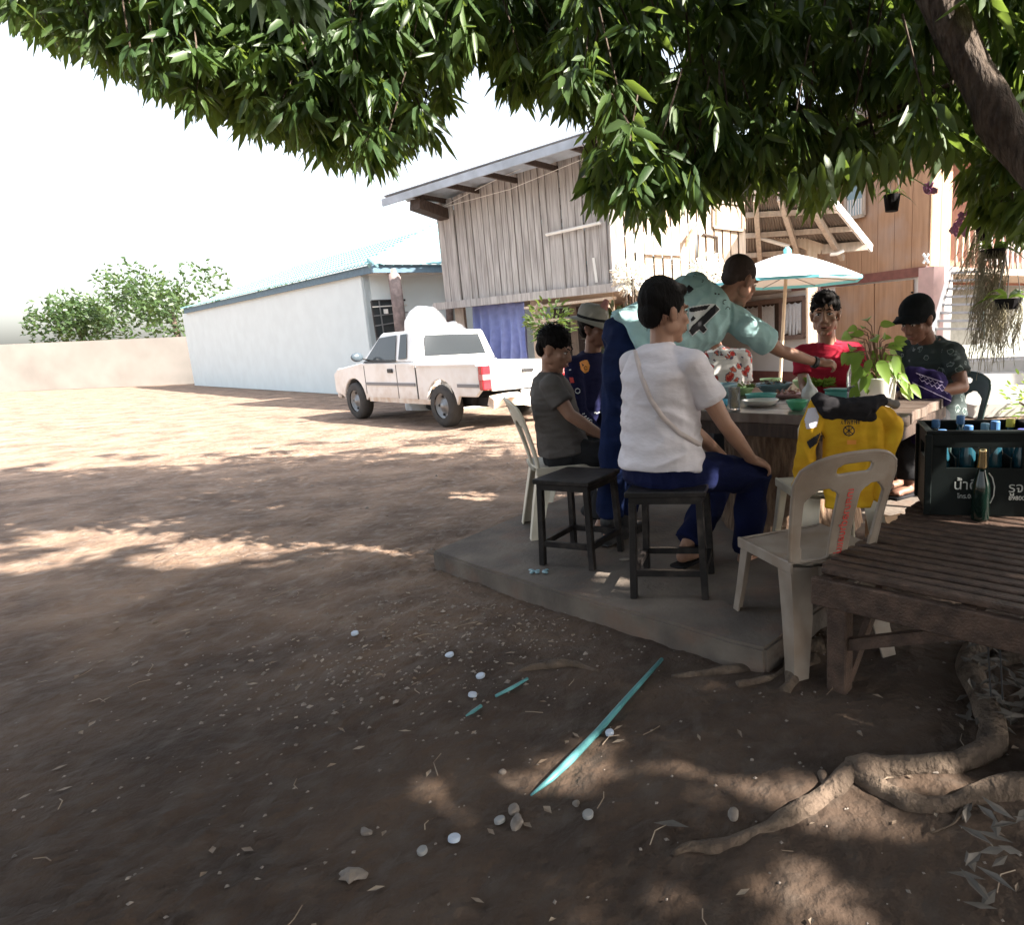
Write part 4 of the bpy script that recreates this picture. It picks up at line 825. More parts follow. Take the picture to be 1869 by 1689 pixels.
for lb, u, v, l in (('metal spoon resting on the wide blue grey bowl', 1385, 706, .14), ('metal spoon leaning in the large mixing bowl', 1335, 705, .13)):
    p = at(u, v, on(u, v+14, TZ).y); t = empty('spoon', p, random.uniform(0, 3), lb, 'spoon'); MB().ell((0, 0, 0), (.02, .013, .006)).build('spoon_bowl', STEEL, t, smooth=True); MB().tube([(0, 0, 0), (l*.5, 0, .012), (l, 0, .03)], .003, 6).build('handle', STEEL, t)
# plastic bag
pb_ = on(1478, 735, TZ); mb = MB(); mb.ell(pb_+V((0, 0, .05)), (.05, .045, .055)).cap(pb_+V((0, 0, .09)), .03, pb_+V((-.004, 0, .13)), .012).cap(pb_+V((-.004, 0, .13)), .012, pb_+V((-.012, 0, .17)), .004)
bg_ = blob('plastic_bag', mb, mat('bag_film', (.8, .82, .82), .25, trans=.35), None, .004, 3, (.006, 30, 30, 12)); tag(bg_, 'knotted translucent plastic bag standing on the table beside the salad', 'plastic bag')
# teal box, jar, clear bottle
p = on(1532, 730, TZ); t = empty('food_box', (p.x, p.y, TZ), R_(-35), 'teal lidded food box between the salad and the plant pot', 'food box'); MB().box((0, 0, .03), (.15, .1, .06)).build('box', TEALPL, t, bevel=.006); MB().box((0, 0, .066), (.16, .11, .01)).build('lid', TEALPL, t, bevel=.003)
p = on(1558, 736, TZ); t = empty('seasoning_jar', (p.x, p.y, TZ), 0, 'glass seasoning jar with a black lid in front of the plant pot', 'jar'); MB().lathe([(.024, 0), (.026, .01), (.026, .06), (.02, .072)], seg=16).build('jar', CLEAR, t, smooth=True); MB().lathe([(.021, .068), (.021, .098), (.019, .1)], seg=16).build('lid', BLACKP, t)
p = on(1553, 728, TZ)+V((0, .25, 0)); p = V((at(1556, 690, 3.75).x, 3.75, TZ)); t = empty('plastic_bottle', p, 0, 'clear plastic water bottle with a dark cap held by the reaching hand', 'bottle'); MB().lathe([(.032, 0), (.034, .01), (.03, .08), (.034, .12), (.033, .17), (.014, .22), (.013, .235)], seg=18).build('bottle_body', CLEAR, t, smooth=True); MB().lathe([(.016, .228), (.016, .25), (.014, .252)], seg=14).build('cap', mat('maroon_cap', (.15, .02, .04), .4), t)

# ------------------------------------------------ potted plant
p = on(1597, 758, TZ); p = V((at(1600, 700, 3.42).x, 3.42, TZ)); pp = empty('potted_plant', p, 0, 'green pothos plant in a white plastic pot on the table corner', 'potted plant')
MB().lathe([(.072, 0), (.085, .01), (.1, .16), (.105, .17), (.098, .17), (.09, .15), (.001, .145)], seg=30, cap1=False).build('pot', WHITEP, pp, smooth=True)
def bigleaf(mb, b, d, l, wd, nrm, fold=.25, droop=.3):
    d = V(d).normalized(); sd = d.cross(V(nrm)).normalized(); n = sd.cross(d); rows = [(0, .02), (.15, .75), (.4, 1), (.68, .75), (.88, .35), (1, .02)]; vs = []
    for t, w_ in rows:
        c = V(b)+d*l*t-V((0, 0, 1))*droop*l*t*t; h = sd*(wd/2*w_); vs += [c-h+n*fold*wd*.5*w_, c, c+h+n*fold*wd*.5*w_]
    mb.add(vs, [(3*i+k, 3*i+k+1, 3*i+k+4, 3*i+k+3) for i in range(5) for k in range(2)])
lp = [(1575, 590, .12), (1608, 600, .1), (1590, 625, .12), (1620, 625, .11), (1560, 650, .12), (1545, 640, .13), (1605, 665, .14), (1628, 668, .13), (1640, 655, .12), (1650, 690, .1), (1585, 690, .13), (1575, 680, .12), (1568, 700, .11), (1602, 705, .13), (1540, 620, .12), (1632, 640, .1), (1618, 648, .12), (1595, 650, .12), (1572, 615, .1), (1655, 700, .12), (1560, 670, .11), (1640, 630, .1)]
lp = [(u, v, l*.8) for u, v, l in lp]
lp = lp+[(u+random.uniform(-22, 22), v+random.uniform(-18, 18), l*random.uniform(.6, .9)) for u, v, l in lp+lp if v > 605]
for (u, v, l) in lp:
    yq = 3.42+random.uniform(-.1, .1); b = at(1600+(u-1600)*.8, v-l*70, yq)-p; sx = (b.x)/.12; d = V((sx*.5+random.uniform(-.3, .3), random.uniform(-.7, .1), -.55 if v > 640 else .1)); mb = MB(); bigleaf(mb, b, d, l, l*.6, V((random.uniform(-.3, .3), -1, .6)), .2, .35)
    mb.build('leaf', LEAF2, pp, smooth=True); MB().tube([V((random.uniform(-.03, .03), 0, .14)), V((b.x*.5, b.y*.5, max(.2, b.z*.8+.06))), b], .0028, 5).build('stem', mat('stem_red', (.2, .11, .07), .6), pp, smooth=True)

# ------------------------------------------------ yellow jacket on chair 2
jo = V((.77, 2.93, .1)); yj = 2.86
mb = MB()
def J(u, v, y=yj): return at(u, v, y)
mb.loft([(J(1548, 925), .1, .03), (J(1550, 850), .118, .04), (J(1552, 790), .122, .045), (J(1550, 752), .14, .045), (J(1548, 736), .13, .04)], (1, 0, 0))
mb.cap(J(1492, 742), .04, J(1478, 790), .046).cap(J(1478, 790), .046, J(1468, 850), .042).cap(J(1468, 850), .042, J(1458, 905), .032)
mb.cap(J(1600, 752), .045, J(1632, 776), .04).cap(J(1632, 776), .04, J(1618, 830), .036).cap(J(1618, 830), .038, J(1606, 905), .03).cap(J(1590, 770), .05, J(1595, 850), .045)
jk = blob('yellow_jacket', mb, YELLOW, None, .006, 2, (.014, 16, 16, 7)); tag(jk, 'yellow jacket with black collar hung over the plastic chair back at the table', 'jacket')
mb = MB(); mb.loft([(J(1487, 722, 2.84), .02, .02), (J(1500, 736, 2.83), .035, .04), (J(1545, 742, 2.83), .035, .05), (J(1590, 738, 2.84), .035, .045), (J(1615, 728, 2.86), .02, .02)], (0, 0, 1)); mb.cap(J(1510, 755, 2.82), .02, J(1590, 760, 2.82), .02).cap(J(1505, 745, 2.82), .03, J(1580, 748, 2.82), .03)
blob('collar', mb, CHARC, jk, .005, 2, (.008, 25, 25, 25))
mb = MB(); mb.cap(J(1615, 732, 2.92), .018, J(1634, 738, 2.92), .02); blob('hood_edge', mb, GREYF, jk, .005, 2, (.006, 30, 30, 30))
patch('sleeve_stripe', [[(1472, 806), (1500, 788), (1505, 799), (1478, 819)]], jk, INK, jk); patch('logo_patch', [[(1468, 765), (1475, 745), (1488, 743), (1495, 760), (1490, 780), (1472, 783)]], jk, mat('lilac_patch', (.6, .58, .66), .7), jk)
ring = [(1549.5+12*cos(a*.5), 786+10*sin(a*.5)) for a in range(13)]
patch('logo_emblem', [[(1549.5+11*cos(a*.3927), 786+10*sin(a*.3927)) for a in range(8*2)]], jk, INK, jk, 1.0); patch('logo_emblem', [[(1549.5+8.6*cos(a*.3927+.3), 786+7.8*sin(a*.3927+.3)) for a in range(5*3+1)]], jk, YELLOW, jk, 1.0, .0045)
patch('logo_emblem', [[(1549.5+2*cos(a+k*pi/3+1.57), 786+2*sin(a+k*pi/3)) for a in (0, 2, 4)] for k in (0, 1)]+[[(1548.7, 778), (1550.3, 778), (1550.3, 794), (1548.7, 794)], [(1542, 781), (1543.2, 780), (1557, 791), (1556, 792.4)], [(1542, 791), (1543.2, 792.4), (1557, 781), (1556, 780)]], jk, INK, jk, .8, .006)
LET = {'Y': [[(0, 0), (.25, 0), (.6, .5), (.6, 1), (.4, 1), (.4, .5)], [(.75, 0), (1, 0), (.6, .5), (.45, .5)]], 'A': [[(0, 1), (.4, 0), (.6, 0), (1, 1), (.75, 1), (.5, .3), (.25, 1)], [(.25, .6), (.75, .6), (.75, .75), (.25, .75)]], 'M': [[(0, 0), (.2, 0), (.2, 1), (0, 1)], [(.8, 0), (1, 0), (1, 1), (.8, 1)], [(.2, 0), (.5, .5), (.8, 0), (.8, .3), (.5, .8), (.2, .3)]], 'H': [[(0, 0), (.25, 0), (.25, 1), (0, 1)], [(.75, 0), (1, 0), (1, 1), (.75, 1)], [(.2, .4), (.8, .4), (.8, .6), (.2, .6)]]}
ps_ = []
for k, c in enumerate('YAMAHA'):
    for P in LET[c]: ps_.append([(1534+k*6.2+x*5, 765+(1-y)*9) for x, y in P])      # upside down, as it hangs
patch('logo_text', ps_, jk, INK, jk, .9, .005)
patch('logo_text', [[(1546, 803), (1563, 803), (1563, 811), (1546, 811)]], jk, ORANGEINK, jk, 1, .004)

# ============================================================ PEOPLE
def hmat(o, hf, up=(0, 0, 1), sc=1.0):
    y = V(hf).normalized(); z = V(up); z = (z-y*z.dot(y)).normalized(); x = y.cross(z)
    m = (M((x, y, z)).transposed()*sc).to_4x4(); m.translation = V(o); return m
def add_head(mb, m, sc):
    r3 = m.to_3x3().normalized(); P = lambda x, y, z: m @ V((x, y, z))
    def E(c, r): mb.ell(P(*c), tuple(q*sc for q in r), r3, 18, 12)
    E((0, -.014, .036), (.0755, .095, .087)); E((0, .028, -.03), (.063, .064, .08)); E((0, .03, -.082), (.047, .046, .034)); E((0, .066, -.103), (.021, .016, .015))
    for s in (-1, 1):
        E((s*.041, .06, -.022), (.024, .022, .019)); E((s*.031, .077, .027), (.027, .011, .008)); E((s*.0125, .094, -.036), (.0095, .011, .008))
        E((s*.077, -.004, -.008), (.008, .019, .031)); E((s*.084, -.012, .006), (.007, .014, .017)); E((s*.055, .0, -.055), (.014, .035, .03)); E((s*.024, .078, -.055), (.012, .012, .014))
    mb.cap(P(0, .086, .012), .0085*sc, P(0, .103, -.03), .0125*sc); E((0, .087, -.061), (.026, .0105, .0055)); E((0, .0855, -.072), (.021, .011, .0065))
def add_hand(mb, w, d, n, th, curl=.5, sc=1.0):
    """palm, four unequal bent fingers and a thumb; d = finger direction, n = back of the hand, th = +1/-1 thumb side"""
    w = V(w); d = V(d).normalized(); n = V(n); n = (n-d*n.dot(d)).normalized(); s = d.cross(n)*th; sc *= 1.0
    pal = w+d*.05*sc; r3 = M((s, d, n)).transposed(); mb.ell(pal, (.041*sc, .055*sc, .0165*sc), r3); mb.cap(w-d*.02, .025*sc, w+d*.03*sc, .024*sc)
    for k, (o, L) in enumerate(((.029, .068), (.010, .076), (-.010, .071), (-.028, .056))):
        p = w+d*(.088-.006*abs(k-1.2))*sc+s*o*sc; a = curl*(.35+.1*k); q = w+d*.05*sc+s*o*.8*sc; mb.cap(q, .0105*sc, p, .0098*sc)
        for j, f in enumerate((.45, .32, .25)):
            dd = (d*cos(a)-n*sin(a)+s*o*1.6).normalized(); e = p+dd*L*f*sc; mb.cap(p, (.0095-.0008*j)*sc, e, (.0088-.0009*j)*sc); p = e; a += curl*.75
    p = w+d*.022*sc+s*.03*sc; a = p+(d*.6+s*.75-n*.25*curl).normalized()*.038*sc; b = a+(d*.85+s*.35-n*.5*curl).normalized()*.032*sc; mb.cap(p, .0135*sc, a, .011*sc); mb.cap(a, .011*sc, b, .009*sc)
def ik(a, c, l1, l2, pole):
    a = V(a); c = V(c); d = c-a; L = min(d.length, (l1+l2)*.995)
    if d.length > (l1+l2)*.995: l1 *= d.length/(l1+l2)/.995; l2 = d.length-l1+.001; L = d.length
    x = (l1*l1-l2*l2+L*L)/(2*L); h = math.sqrt(max(0, l1*l1-x*x)); dn = d.normalized(); p = V(pole); p = (p-dn*p.dot(dn)).normalized(); return a+dn*x+p*h
def hair_obj(t, m, sc, style):
    mb = MB(); r3 = m.to_3x3().normalized(); P = lambda *c: m @ V(c)
    def E(c, r): mb.ell(P(*c), tuple(q*sc for q in r), r3, 18, 12)
    if style == 'crop':
        E((0, -.018, .041), (.0782, .0965, .0885)); E((0, -.07, -.008), (.056, .036, .045)); return blob('hair', mb, HAIRB, t, .005, 3)
    E((0, -.02, .05), (.083, .099, .087)); E((0, -.066, -.004), (.064, .043, .06))
    for s in (-1, 1): E((s*(.064 if style == 'full' else .062), -.012, .026 if style == 'full' else .04), (.021 if style == 'full' else .0185, .048, .042 if style == 'full' else .036))
    if style == 'full': E((0, -.022, .068), (.081, .092, .08)); E((.0, .052, .092), (.062, .036, .03)); E((0, -.08, .0), (.06, .034, .062))
    if style == 'quiff': E((0, .045, .098), (.06, .05, .035)); E((.02, .07, .085), (.04, .025, .025))
    if style == 'cap': pass
    o = blob('hair', mb, HAIR, t, .005, 3 if style == 'full' else 2, (.003 if style == 'full' else .006, 30, 30, 14))
    tf = MB(); dn = (P(0, 0, 0)-P(0, 0, 1)).normalized()          # locks
    c0 = P(0, -.02, .05)
    vv = o.data.vertices; N = len(vv)
    if style == 'full':                                    # fine strands following the cut
        for k in range(900):
            v = vv[random.randrange(N)]; lc = m.inverted() @ v.co; nn = (v.co-c0).normalized()
            sw = ((P(random.uniform(-.5, .5), .9, 0)-P(0, 0, 0)).normalized()*(.9 if lc.z > .07 else .05)+dn*(.3 if lc.z > .07 else 1)+nn*.12).normalized()
            L = random.uniform(.015, .03)*(.5 if lc.z < -.02 else 1); s_ = sw.cross(nn).normalized()*.0016; tf.add([v.co-s_, v.co+s_, v.co+nn*.0035+sw*L], [(0, 1, 2)])
        tf.build('hair_locks', HAIR, o, kind='stuff')
    if style in ('quiff', 'spiky'):
        for k in range(420 if style != 'full' else 300):
            v = vv[random.randrange(N)]; lc = m.inverted() @ v.co
            if lc.z < .03 and style != 'full': continue
            nn = (v.co-c0).normalized(); L = random.uniform(.012, .026)*sc*(1.25 if style == 'spiky' else 1)
            sw = (P(.4, -.8, .1)-P(0, 0, 0)).normalized() if lc.z > .06 else dn
            d = (nn*(.55 if style == 'spiky' else .25)+sw*.6+V((random.uniform(-.3, .3), random.uniform(-.3, .3), random.uniform(-.2, .3)))).normalized()
            s_ = d.cross(nn).normalized()*.0035; tf.add([v.co-s_-nn*.003, v.co+s_-nn*.003, v.co+nn*.003, v.co+d*L], [(0, 1, 3), (1, 2, 3), (2, 0, 3)])
        tf.build('hair_locks', HAIR, o, kind='stuff')
    return o
def person(name_label, pelvis, neck, head, hf, f, wr, ank, skin='mid', hs=1.08, hair='full', up=(0, 0, 1), side=None, shirt=GTEE, sleeve='short', pants=DARKP,
           sh=None, hands=None, epole=(0, 0, -1), kn=None, shoe=None, bulk=1.0, elb=None, fold=(.007, 7, 7, 24), group='men sitting round the slab table', neckr=.052, hip=None, curl=.5, plen=.93, vox=.0075):
    pelvis, neck, head = V(pelvis), V(neck), V(head); f = V(f); f.z = f.z; f.normalize(); rt = V(side).normalized() if side else V((f.y, -f.x, 0)).normalized()
    t = empty('person', (pelvis.x, pelvis.y, slab_z), 0, name_label, 'person', group); T = V(t.location)
    sk = MB(); sp = neck-pelvis; ax = sp.normalized(); fw = rt.cross(ax)*-1
    if fw.dot(f) < 0: fw = -fw
    b = bulk; mid = pelvis.lerp(neck, .45)-fw*.0
    stn = lambda e: [(pelvis-ax*.07, (.135+e)*b, (.085+e)*b), (pelvis, (.165+e)*b, (.118+e)*b), (pelvis.lerp(neck, .25), (.145+e*1.2)*b, (.108+e)*b), (pelvis.lerp(neck, .5)-fw*.01, (.152+e)*b, (.112+e)*b), (pelvis.lerp(neck, .75)-fw*.015, (.165+e)*b, (.112+e)*b), (pelvis.lerp(neck, .89)-fw*.012, (.132+e)*b, (.085+e)*b), (neck-ax*.012, (.068+e*.5)*b, (.06+e*.5)*b)]
    sk.loft([(c-T, a, d) for c, a, d in stn(0)], rt)
    hm = hmat(head-T, hf, up, hs); add_head(sk, hm, hs)
    sk.cap(neck-T-ax*.03, neckr*1.12, hm @ V((0, -.018, -.045)), neckr)
    if sh is None: sh = [neck-ax*.088-rt*.163*b, neck-ax*.088+rt*.163*b]      # left, right
    sh = [V(q) for q in sh]; el = []; clo = MB(); tee = MB(); tee.loft([(c-T, a+(.022 if i_ < 2 else .008 if i_ == 2 else 0), d+(.024 if i_ < 2 else .008 if i_ == 2 else 0)) for i_, (c, a, d) in enumerate([(pelvis+ax*.01, (.165+.014)*b, (.118+.014)*b)]+stn(.014)[2:])], rt)
    tee.cap(neck-T-ax*.05, neckr+.02, neck-T-ax*.028, neckr+.012)
    for i in (0, 1):
        w_ = V(wr[i]); po = V(epole[i]) if hasattr(epole[0], '__len__') else V(epole); e = V(elb[i]) if elb and elb[i] is not None else ik(sh[i], w_, .285, .255, po); el.append(e)
        sk.cap(sh[i]-T, .05*b, sh[i].lerp(e, .5)-T, .046*b); sk.cap(sh[i].lerp(e, .5)-T, .046*b, e-T, .038); sk.cap(e-T, .038, e.lerp(w_, .35)-T, .039); sk.cap(e.lerp(w_, .35)-T, .039, w_-T, .026)
        sk.cap(neck-T-ax*.05, .045, sh[i]-T, .05*b)
        hd = (w_-e).normalized(); hn = None
        if hands and hands[i]: hd, hn, cu = V(hands[i][0]), V(hands[i][1]), hands[i][2]
        else: hn, cu = V((0, 0, 1)) if abs(hd.z) < .8 else f, curl
        add_hand(sk, w_-T, hd, hn, (1 if i == 0 else -1), cu, 1.0)
        tee.cap(neck-T-ax*.06, .058, sh[i]-T, .066*b)
        if sleeve == 'long':
            tee.cap(sh[i]-T, .066*b, e-T, .056); tee.cap(e-T, .056, e.lerp(w_, .93)-T, .04)
        else:
            q = sh[i].lerp(e, .62); d_ = (e-sh[i]).normalized(); x = d_.cross(V((0, 0, 1))).normalized(); tee.cap(sh[i]-T, .067*b, sh[i].lerp(e, .3)-T, .066*b)
            tee.loft([(sh[i].lerp(e, .1)-T, .066*b, .066*b), (sh[i].lerp(e, .4)-T, .066*b, .066*b), (q-T, .068*b, .068*b)], x, 16, 2)
    hp = hip or [pelvis-rt*.09, pelvis+rt*.09]; pn = MB()
    pn.loft([(pelvis-T-ax*.1, .12*b, .09*b), (pelvis-T-ax*.04, .172*b, .125*b), (pelvis-T+ax*.04, .165*b, .12*b)], rt)
    so = MB()
    for i in (0, 1):
        a_ = V(ank[i]); k = V(kn[i]) if kn else ik(hp[i], a_, .43, .41, f+V((0, 0, .6))); h_ = V(hp[i])
        sk.cap(h_-T, .085, k-T, .055); sk.cap(k-T, .056, k.lerp(a_, .35)-T, .054); sk.cap(k.lerp(a_, .35)-T, .054, a_-T, .036)
        ff = V((f.x, f.y, 0)).normalized(); sk.cap(a_-T, .036, a_-T-V((0, 0, .03))-ff*.02, .034); sk.ell(a_-T+ff*.06-V((0, 0, .04)), (.045, .11, .028), M((V((ff.y, -ff.x, 0)), ff, V((0, 0, 1)))).transposed())
        for j in range(5): q = a_-T+ff*(.14-.007*j)+V((ff.y, -ff.x, 0))*(-.03+.015*j)*(1 if i else -1)-V((0, 0, .052)); sk.cap(q, .011, q+ff*.03, .0095)
        pn.cap(h_-T, .1*b, k-T, .078); e_ = k.lerp(a_, plen); x = (a_-k).normalized().cross(f+V((.01, 0, 0))).normalized()
        pn.cap(k-T, .078, k.lerp(a_, .3)-T, .075); pn.loft([(k-T, .072, .072), (k.lerp(a_, .5)-T, .078, .08), (e_-T, .072, .078)], x, 18, 2)
        if shoe: sm = MB(); sm.ell(a_-T+ff*.06-V((0, 0, .045)), (.052, .13, .036), M((V((ff.y, -ff.x, 0)), ff, V((0, 0, 1)))).transposed()); sm.cap(a_-T+V((0, 0, .05)), .052, a_-T-V((0, 0, .04)), .05); sm.box(a_-T+ff*.055-V((0, 0, .077)), (.1, .27, .018), M.Rotation(math.atan2(ff.y, ff.x)-pi/2, 3, 'Z')); blob('shoe', sm, shoe, t, .008, 3)
        else: MB().box(a_-T+ff*.055-V((0, 0, .073)), (.09, .26, .018), M.Rotation(math.atan2(ff.y, ff.x)-pi/2, 3, 'Z')).build('sandal', CHARC, t, bevel=.006)
    body = blob('body', sk, SKIN[skin], t, min(vox, .0062), 3)
    tsh = blob('shirt', tee, shirt, t, vox, 3, fold); trs = blob('trousers', pn, pants, t, vox+.001, 3, (.016, 9, 9, 5))
    hr = hair_obj(t, hm, hs, hair)
    for s in (-1, 1):                                      # face
        P = lambda *c: hm @ V(c); r3 = hm.to_3x3().normalized()
        ey = MB().ell(P(s*.031, .0775, .004), (.0135*hs, .008*hs, .0062*hs), r3, 12, 8).build('eye', EYEW, t, smooth=True); MB().ell(P(s*.031-.001, .0838, .004), (.0056*hs, .003*hs, .0055*hs), r3, 10, 6).build('iris', EYED, ey, smooth=True)
        MB().tube([P(s*.014, .0835, .0105), P(s*.031, .0865, .0135), P(s*.046, .075, .008)], .002*hs, 6).build('eyelid', HAIR, ey)
        MB().tube([P(s*.013, .0905, .026), P(s*.03, .0885, .032), P(s*.05, .074, .026)], [.003*hs, .0042*hs, .002*hs], 6, flat=.7).build('eyebrow', HAIR, t)
    MB().tube([P(-.023, .0905, -.0665), P(-.008, .0975, -.0645), P(.008, .0975, -.0645), P(.023, .0905, -.0665)], [.002*hs, .0042*hs, .0042*hs, .002*hs], 6).build('mouth', LIP, t, smooth=True)
    return t, body, tsh, trs, hm, T, hr

# man in the white t-shirt, back to the camera
W = person('man in a white t-shirt with a strap across his back, seated on a black stool', at(1206, 858, 3.03), at(1209, 630, 3.07), at(1214, 571, 3.1), (.86, .5, -.06), (.66, .75, 0),
    [at(1335, 850, 3.5), at(1372, 838, 3.12)], [at(1250, 1003, 3.22), at(1360, 1012, 3.32)], 'mid', 1.13, 'full', shirt=WTEE, pants=NAVY, hands=[None, ((.75, .35, -.35), (.2, -.3, .9), .7)],
    elb=[None, at(1322, 772, 2.97)], kn=[at(1322, 868, 3.5), at(1378, 868, 3.2)], bulk=1.07, fold=(.014, 5, 5, 12), epole=(-.3, -.3, -1), plen=.9)
t, body, tsh = W[:3]; bt = bvh([tsh])
def wrap(name, pts, wd, m, tgt, parent, off=.006, th=.003, n=60):
    """a strap laid over cloth along photographed points"""
    tb_ = bvh([tgt]) if not isinstance(tgt, BVHTree) else tgt; P = []
    for i in range(n+1):
        q = i/n*(len(pts)-1); k = min(int(q), len(pts)-2); u = pts[k][0]*(1-(q-k))+pts[k+1][0]*(q-k); v = pts[k][1]*(1-(q-k))+pts[k+1][1]*(q-k)
        d = ray(u, v).normalized(); h = tb_.ray_cast(V((0, 0, H)), d, 9)
        if h[0] is not None: P.append((h[0]-d*off, h[1] if h[1].dot(d) < 0 else -h[1], d))
    mb = MB(); vs = []
    for i, (p, nn, d) in enumerate(P):
        tg = (P[min(i+1, len(P)-1)][0]-P[max(0, i-1)][0]).normalized(); s_ = tg.cross(d).normalized()*wd/2; vs += [p-s_, p+s_, p+s_-d*th, p-s_-d*th]
    mb.add(vs, [(4*i+k, 4*i+(k+1) % 4, 4*i+4+(k+1) % 4, 4*i+4+k) for i in range(len(P)-1) for k in range(4)]); me = mb.mesh(name); me.transform(parent.matrix_basis.inverted()); return link(name, me, m, parent, True)
wrap('bag_strap', [(1158, 628), (1163, 655), (1172, 690), (1188, 730), (1210, 762), (1240, 790), (1278, 812), (1300, 822)], .022, LINEN, bt, t)
# man reaching across the table
Sn = person('standing man in an aqua jersey with a black numeral, reaching over the table', at(1152, 640, 3.72), at(1318, 545, 3.85), at(1350, 512, 3.86), (.72, .58, -.38), (.5, .85, -.3),
    [at(1268, 700, 4.1), at(1492, 662, 4.02)], [at(1140, 955, 3.85), at(1112, 965, 3.7)], 'tan', 1.1, 'crop', up=(.25, .1, 1), side=(.72, -.3, -.62), shirt=TEAL, pants=OVERALL,
    sh=[at(1268, 522, 3.98), at(1362, 597, 3.78)], elb=[at(1262, 610, 4.15), at(1424, 640, 3.9)], hands=[None, ((1, .05, -.05), (.1, -.5, .8), 1.1)], kn=[at(1155, 790, 3.8), at(1122, 790, 3.66)], hip=[at(1168, 655, 3.8), at(1140, 655, 3.68)],
    bulk=1.2, shoe=BLACKP, fold=(.012, 15, 12, 7), group=None, plen=.85)
t = Sn[0]; bt = bvh([Sn[2]])
Q = lambda L: [(1220+x/9.385, 480+y/9.385) for x, y in L]
patch('numeral_border', [Q([(355, 745), (725, 690), (800, 690), (890, 790), (620, 1060), (675, 1135), (600, 1215), (530, 1150), (410, 1255), (350, 1190), (350, 1000), (345, 850)])], bt, WHITEINK, t, 1.0, .004)
patch('numeral', [Q([(355, 770), (720, 710), (650, 790), (400, 840), (355, 820)]), Q([(800, 705), (880, 790), (600, 1065), (660, 1135), (600, 1200), (525, 1130), (405, 1240), (355, 1160), (400, 1080)]), Q([(380, 960), (425, 900), (470, 945), (400, 1005)]), Q([(300, 430), (350, 365), (440, 440), (350, 520)])], bt, INK, t, 1.0, .0065)
def arcp(cx, cy, r, a0, a1, w): return [(cx+r*cos(R_(a)), cy+r*sin(R_(a))) for a in range(a0, a1+1, 15)]+[(cx+(r-w)*cos(R_(a)), cy+(r-w)*sin(R_(a))) for a in range(a1, a0-1, -15)]
patch('name_lettering', [arcp(1323.5, 551, 4.6, 100, 300, 1.3), arcp(1328.5, 563.5, 4.2, 160, 380, 1.3), arcp(1269, 503, 3.5, 160, 330, 1.2), arcp(1281, 512, 3, -60, 100, 1.2), [(1246, 500), (1249, 494), (1251, 495), (1248, 501)], [(1304, 534), (1308, 535), (1307, 537), (1304, 536)], [(1311, 535), (1314, 536), (1313, 538), (1310, 537)]], bt, INK, t, .8, .005)
wr_ = at(1484, 660, 4.0)-Sn[5]; wd_ = (at(1492, 662, 4.02)-at(1424, 640, 3.9)).normalized(); MB().tube([wr_, wr_+wd_*.028], .036, 16).build('watch', BLACKP, t, bevel=.004)
# man in grey
G = person('man in a grey t-shirt sitting on a cream chair, leftmost at the table', at(1030, 826, 4.12), at(1004, 676, 4.1), at(1013, 638, 4.06), (.88, -.22, -.33), (.95, .2, 0),
    [at(1112, 800, 4.25), at(1098, 794, 3.98)], [at(1075, 948, 4.3), at(1100, 950, 4.1)], 'mid', 1.06, 'spiky', up=(.15, 0, 1), shirt=GTEE, pants=DARKP, elb=[None, at(1040, 757, 3.92)], sh=[at(1022, 705, 4.26), at(1006, 705, 3.95)], kn=[at(1138, 822, 4.25), at(1118, 826, 4.05)], bulk=1.05)
# man in the hat
K = person('man in a navy long sleeved jersey and brimmed felt hat behind the man in grey', at(1065, 812, 4.72), at(1083, 642, 4.68), at(1086, 600, 4.65), (.82, -.45, .0), (.72, -.6, 0),
    [at(1115, 790, 4.5), at(1088, 788, 4.48)], [at(1110, 915, 4.4), at(1085, 915, 4.3)], 'dark', 1.06, 'cap', shirt=JERSEYN, sleeve='long', pants=DARKP, kn=[at(1145, 820, 4.45), at(1110, 825, 4.35)], bulk=1.05, elb=[None, at(1055, 748, 4.5)])
hm = K[4]; mb = MB(); P = lambda *c: hm @ V(c); r3 = hm.to_3x3().normalized(); tilt = M.Rotation(R_(-16), 4, 'X')
hb = hm @ M.Translation((0, -.015, .06)) @ tilt
def brimhat(prof, seg=28):
    vs = [hb @ V((r*cos(2*pi*k/seg), r*1.12*sin(2*pi*k/seg), z+(.03*abs(cos(2*pi*k/seg))**2 if r > .11 else 0))) for r, z in prof for k in range(seg)]; n = len(prof)
    return vs, [(i*seg+k, i*seg+(k+1) % seg, (i+1)*seg+(k+1) % seg, (i+1)*seg+k) for i in range(n-1) for k in range(seg)]+[tuple((n-1)*seg+k for k in range(seg))]
mb.add(*brimhat([(.09, -.004), (.165, -.035), (.168, -.03), (.095, .006), (.092, .05), (.08, .085), (.05, .1), (.01, .103)])); ht = mb.build('hat', HATF, K[0], smooth=True)
mb = MB(); mb.add(*brimhat([(.0965, .004), (.098, .012), (.094, .022), (.092, .024)])); mb.build('hat_band', CHARC, ht)
mb = MB(); pf_ = [at(1098, 572, 4.6)-K[5], at(1106, 566, 4.6)-K[5], at(1108, 548, 4.58)-K[5], at(1103, 545, 4.58)-K[5], at(1094, 560, 4.6)-K[5]]; mb.prism(pf_, (.01, .02, 0)).build('turned_up_brim', HATP, ht, fix=True)
bt = bvh([K[2]]); t = K[0]
em = lambda u, v: (950+u/4.223, 480+v/4.223)
patch('emblem', [[em(455, 765), em(480, 750), em(515, 745), em(535, 790), em(525, 835), em(495, 850), em(465, 820)]], bt, ORANGEINK, t, .8, .004)
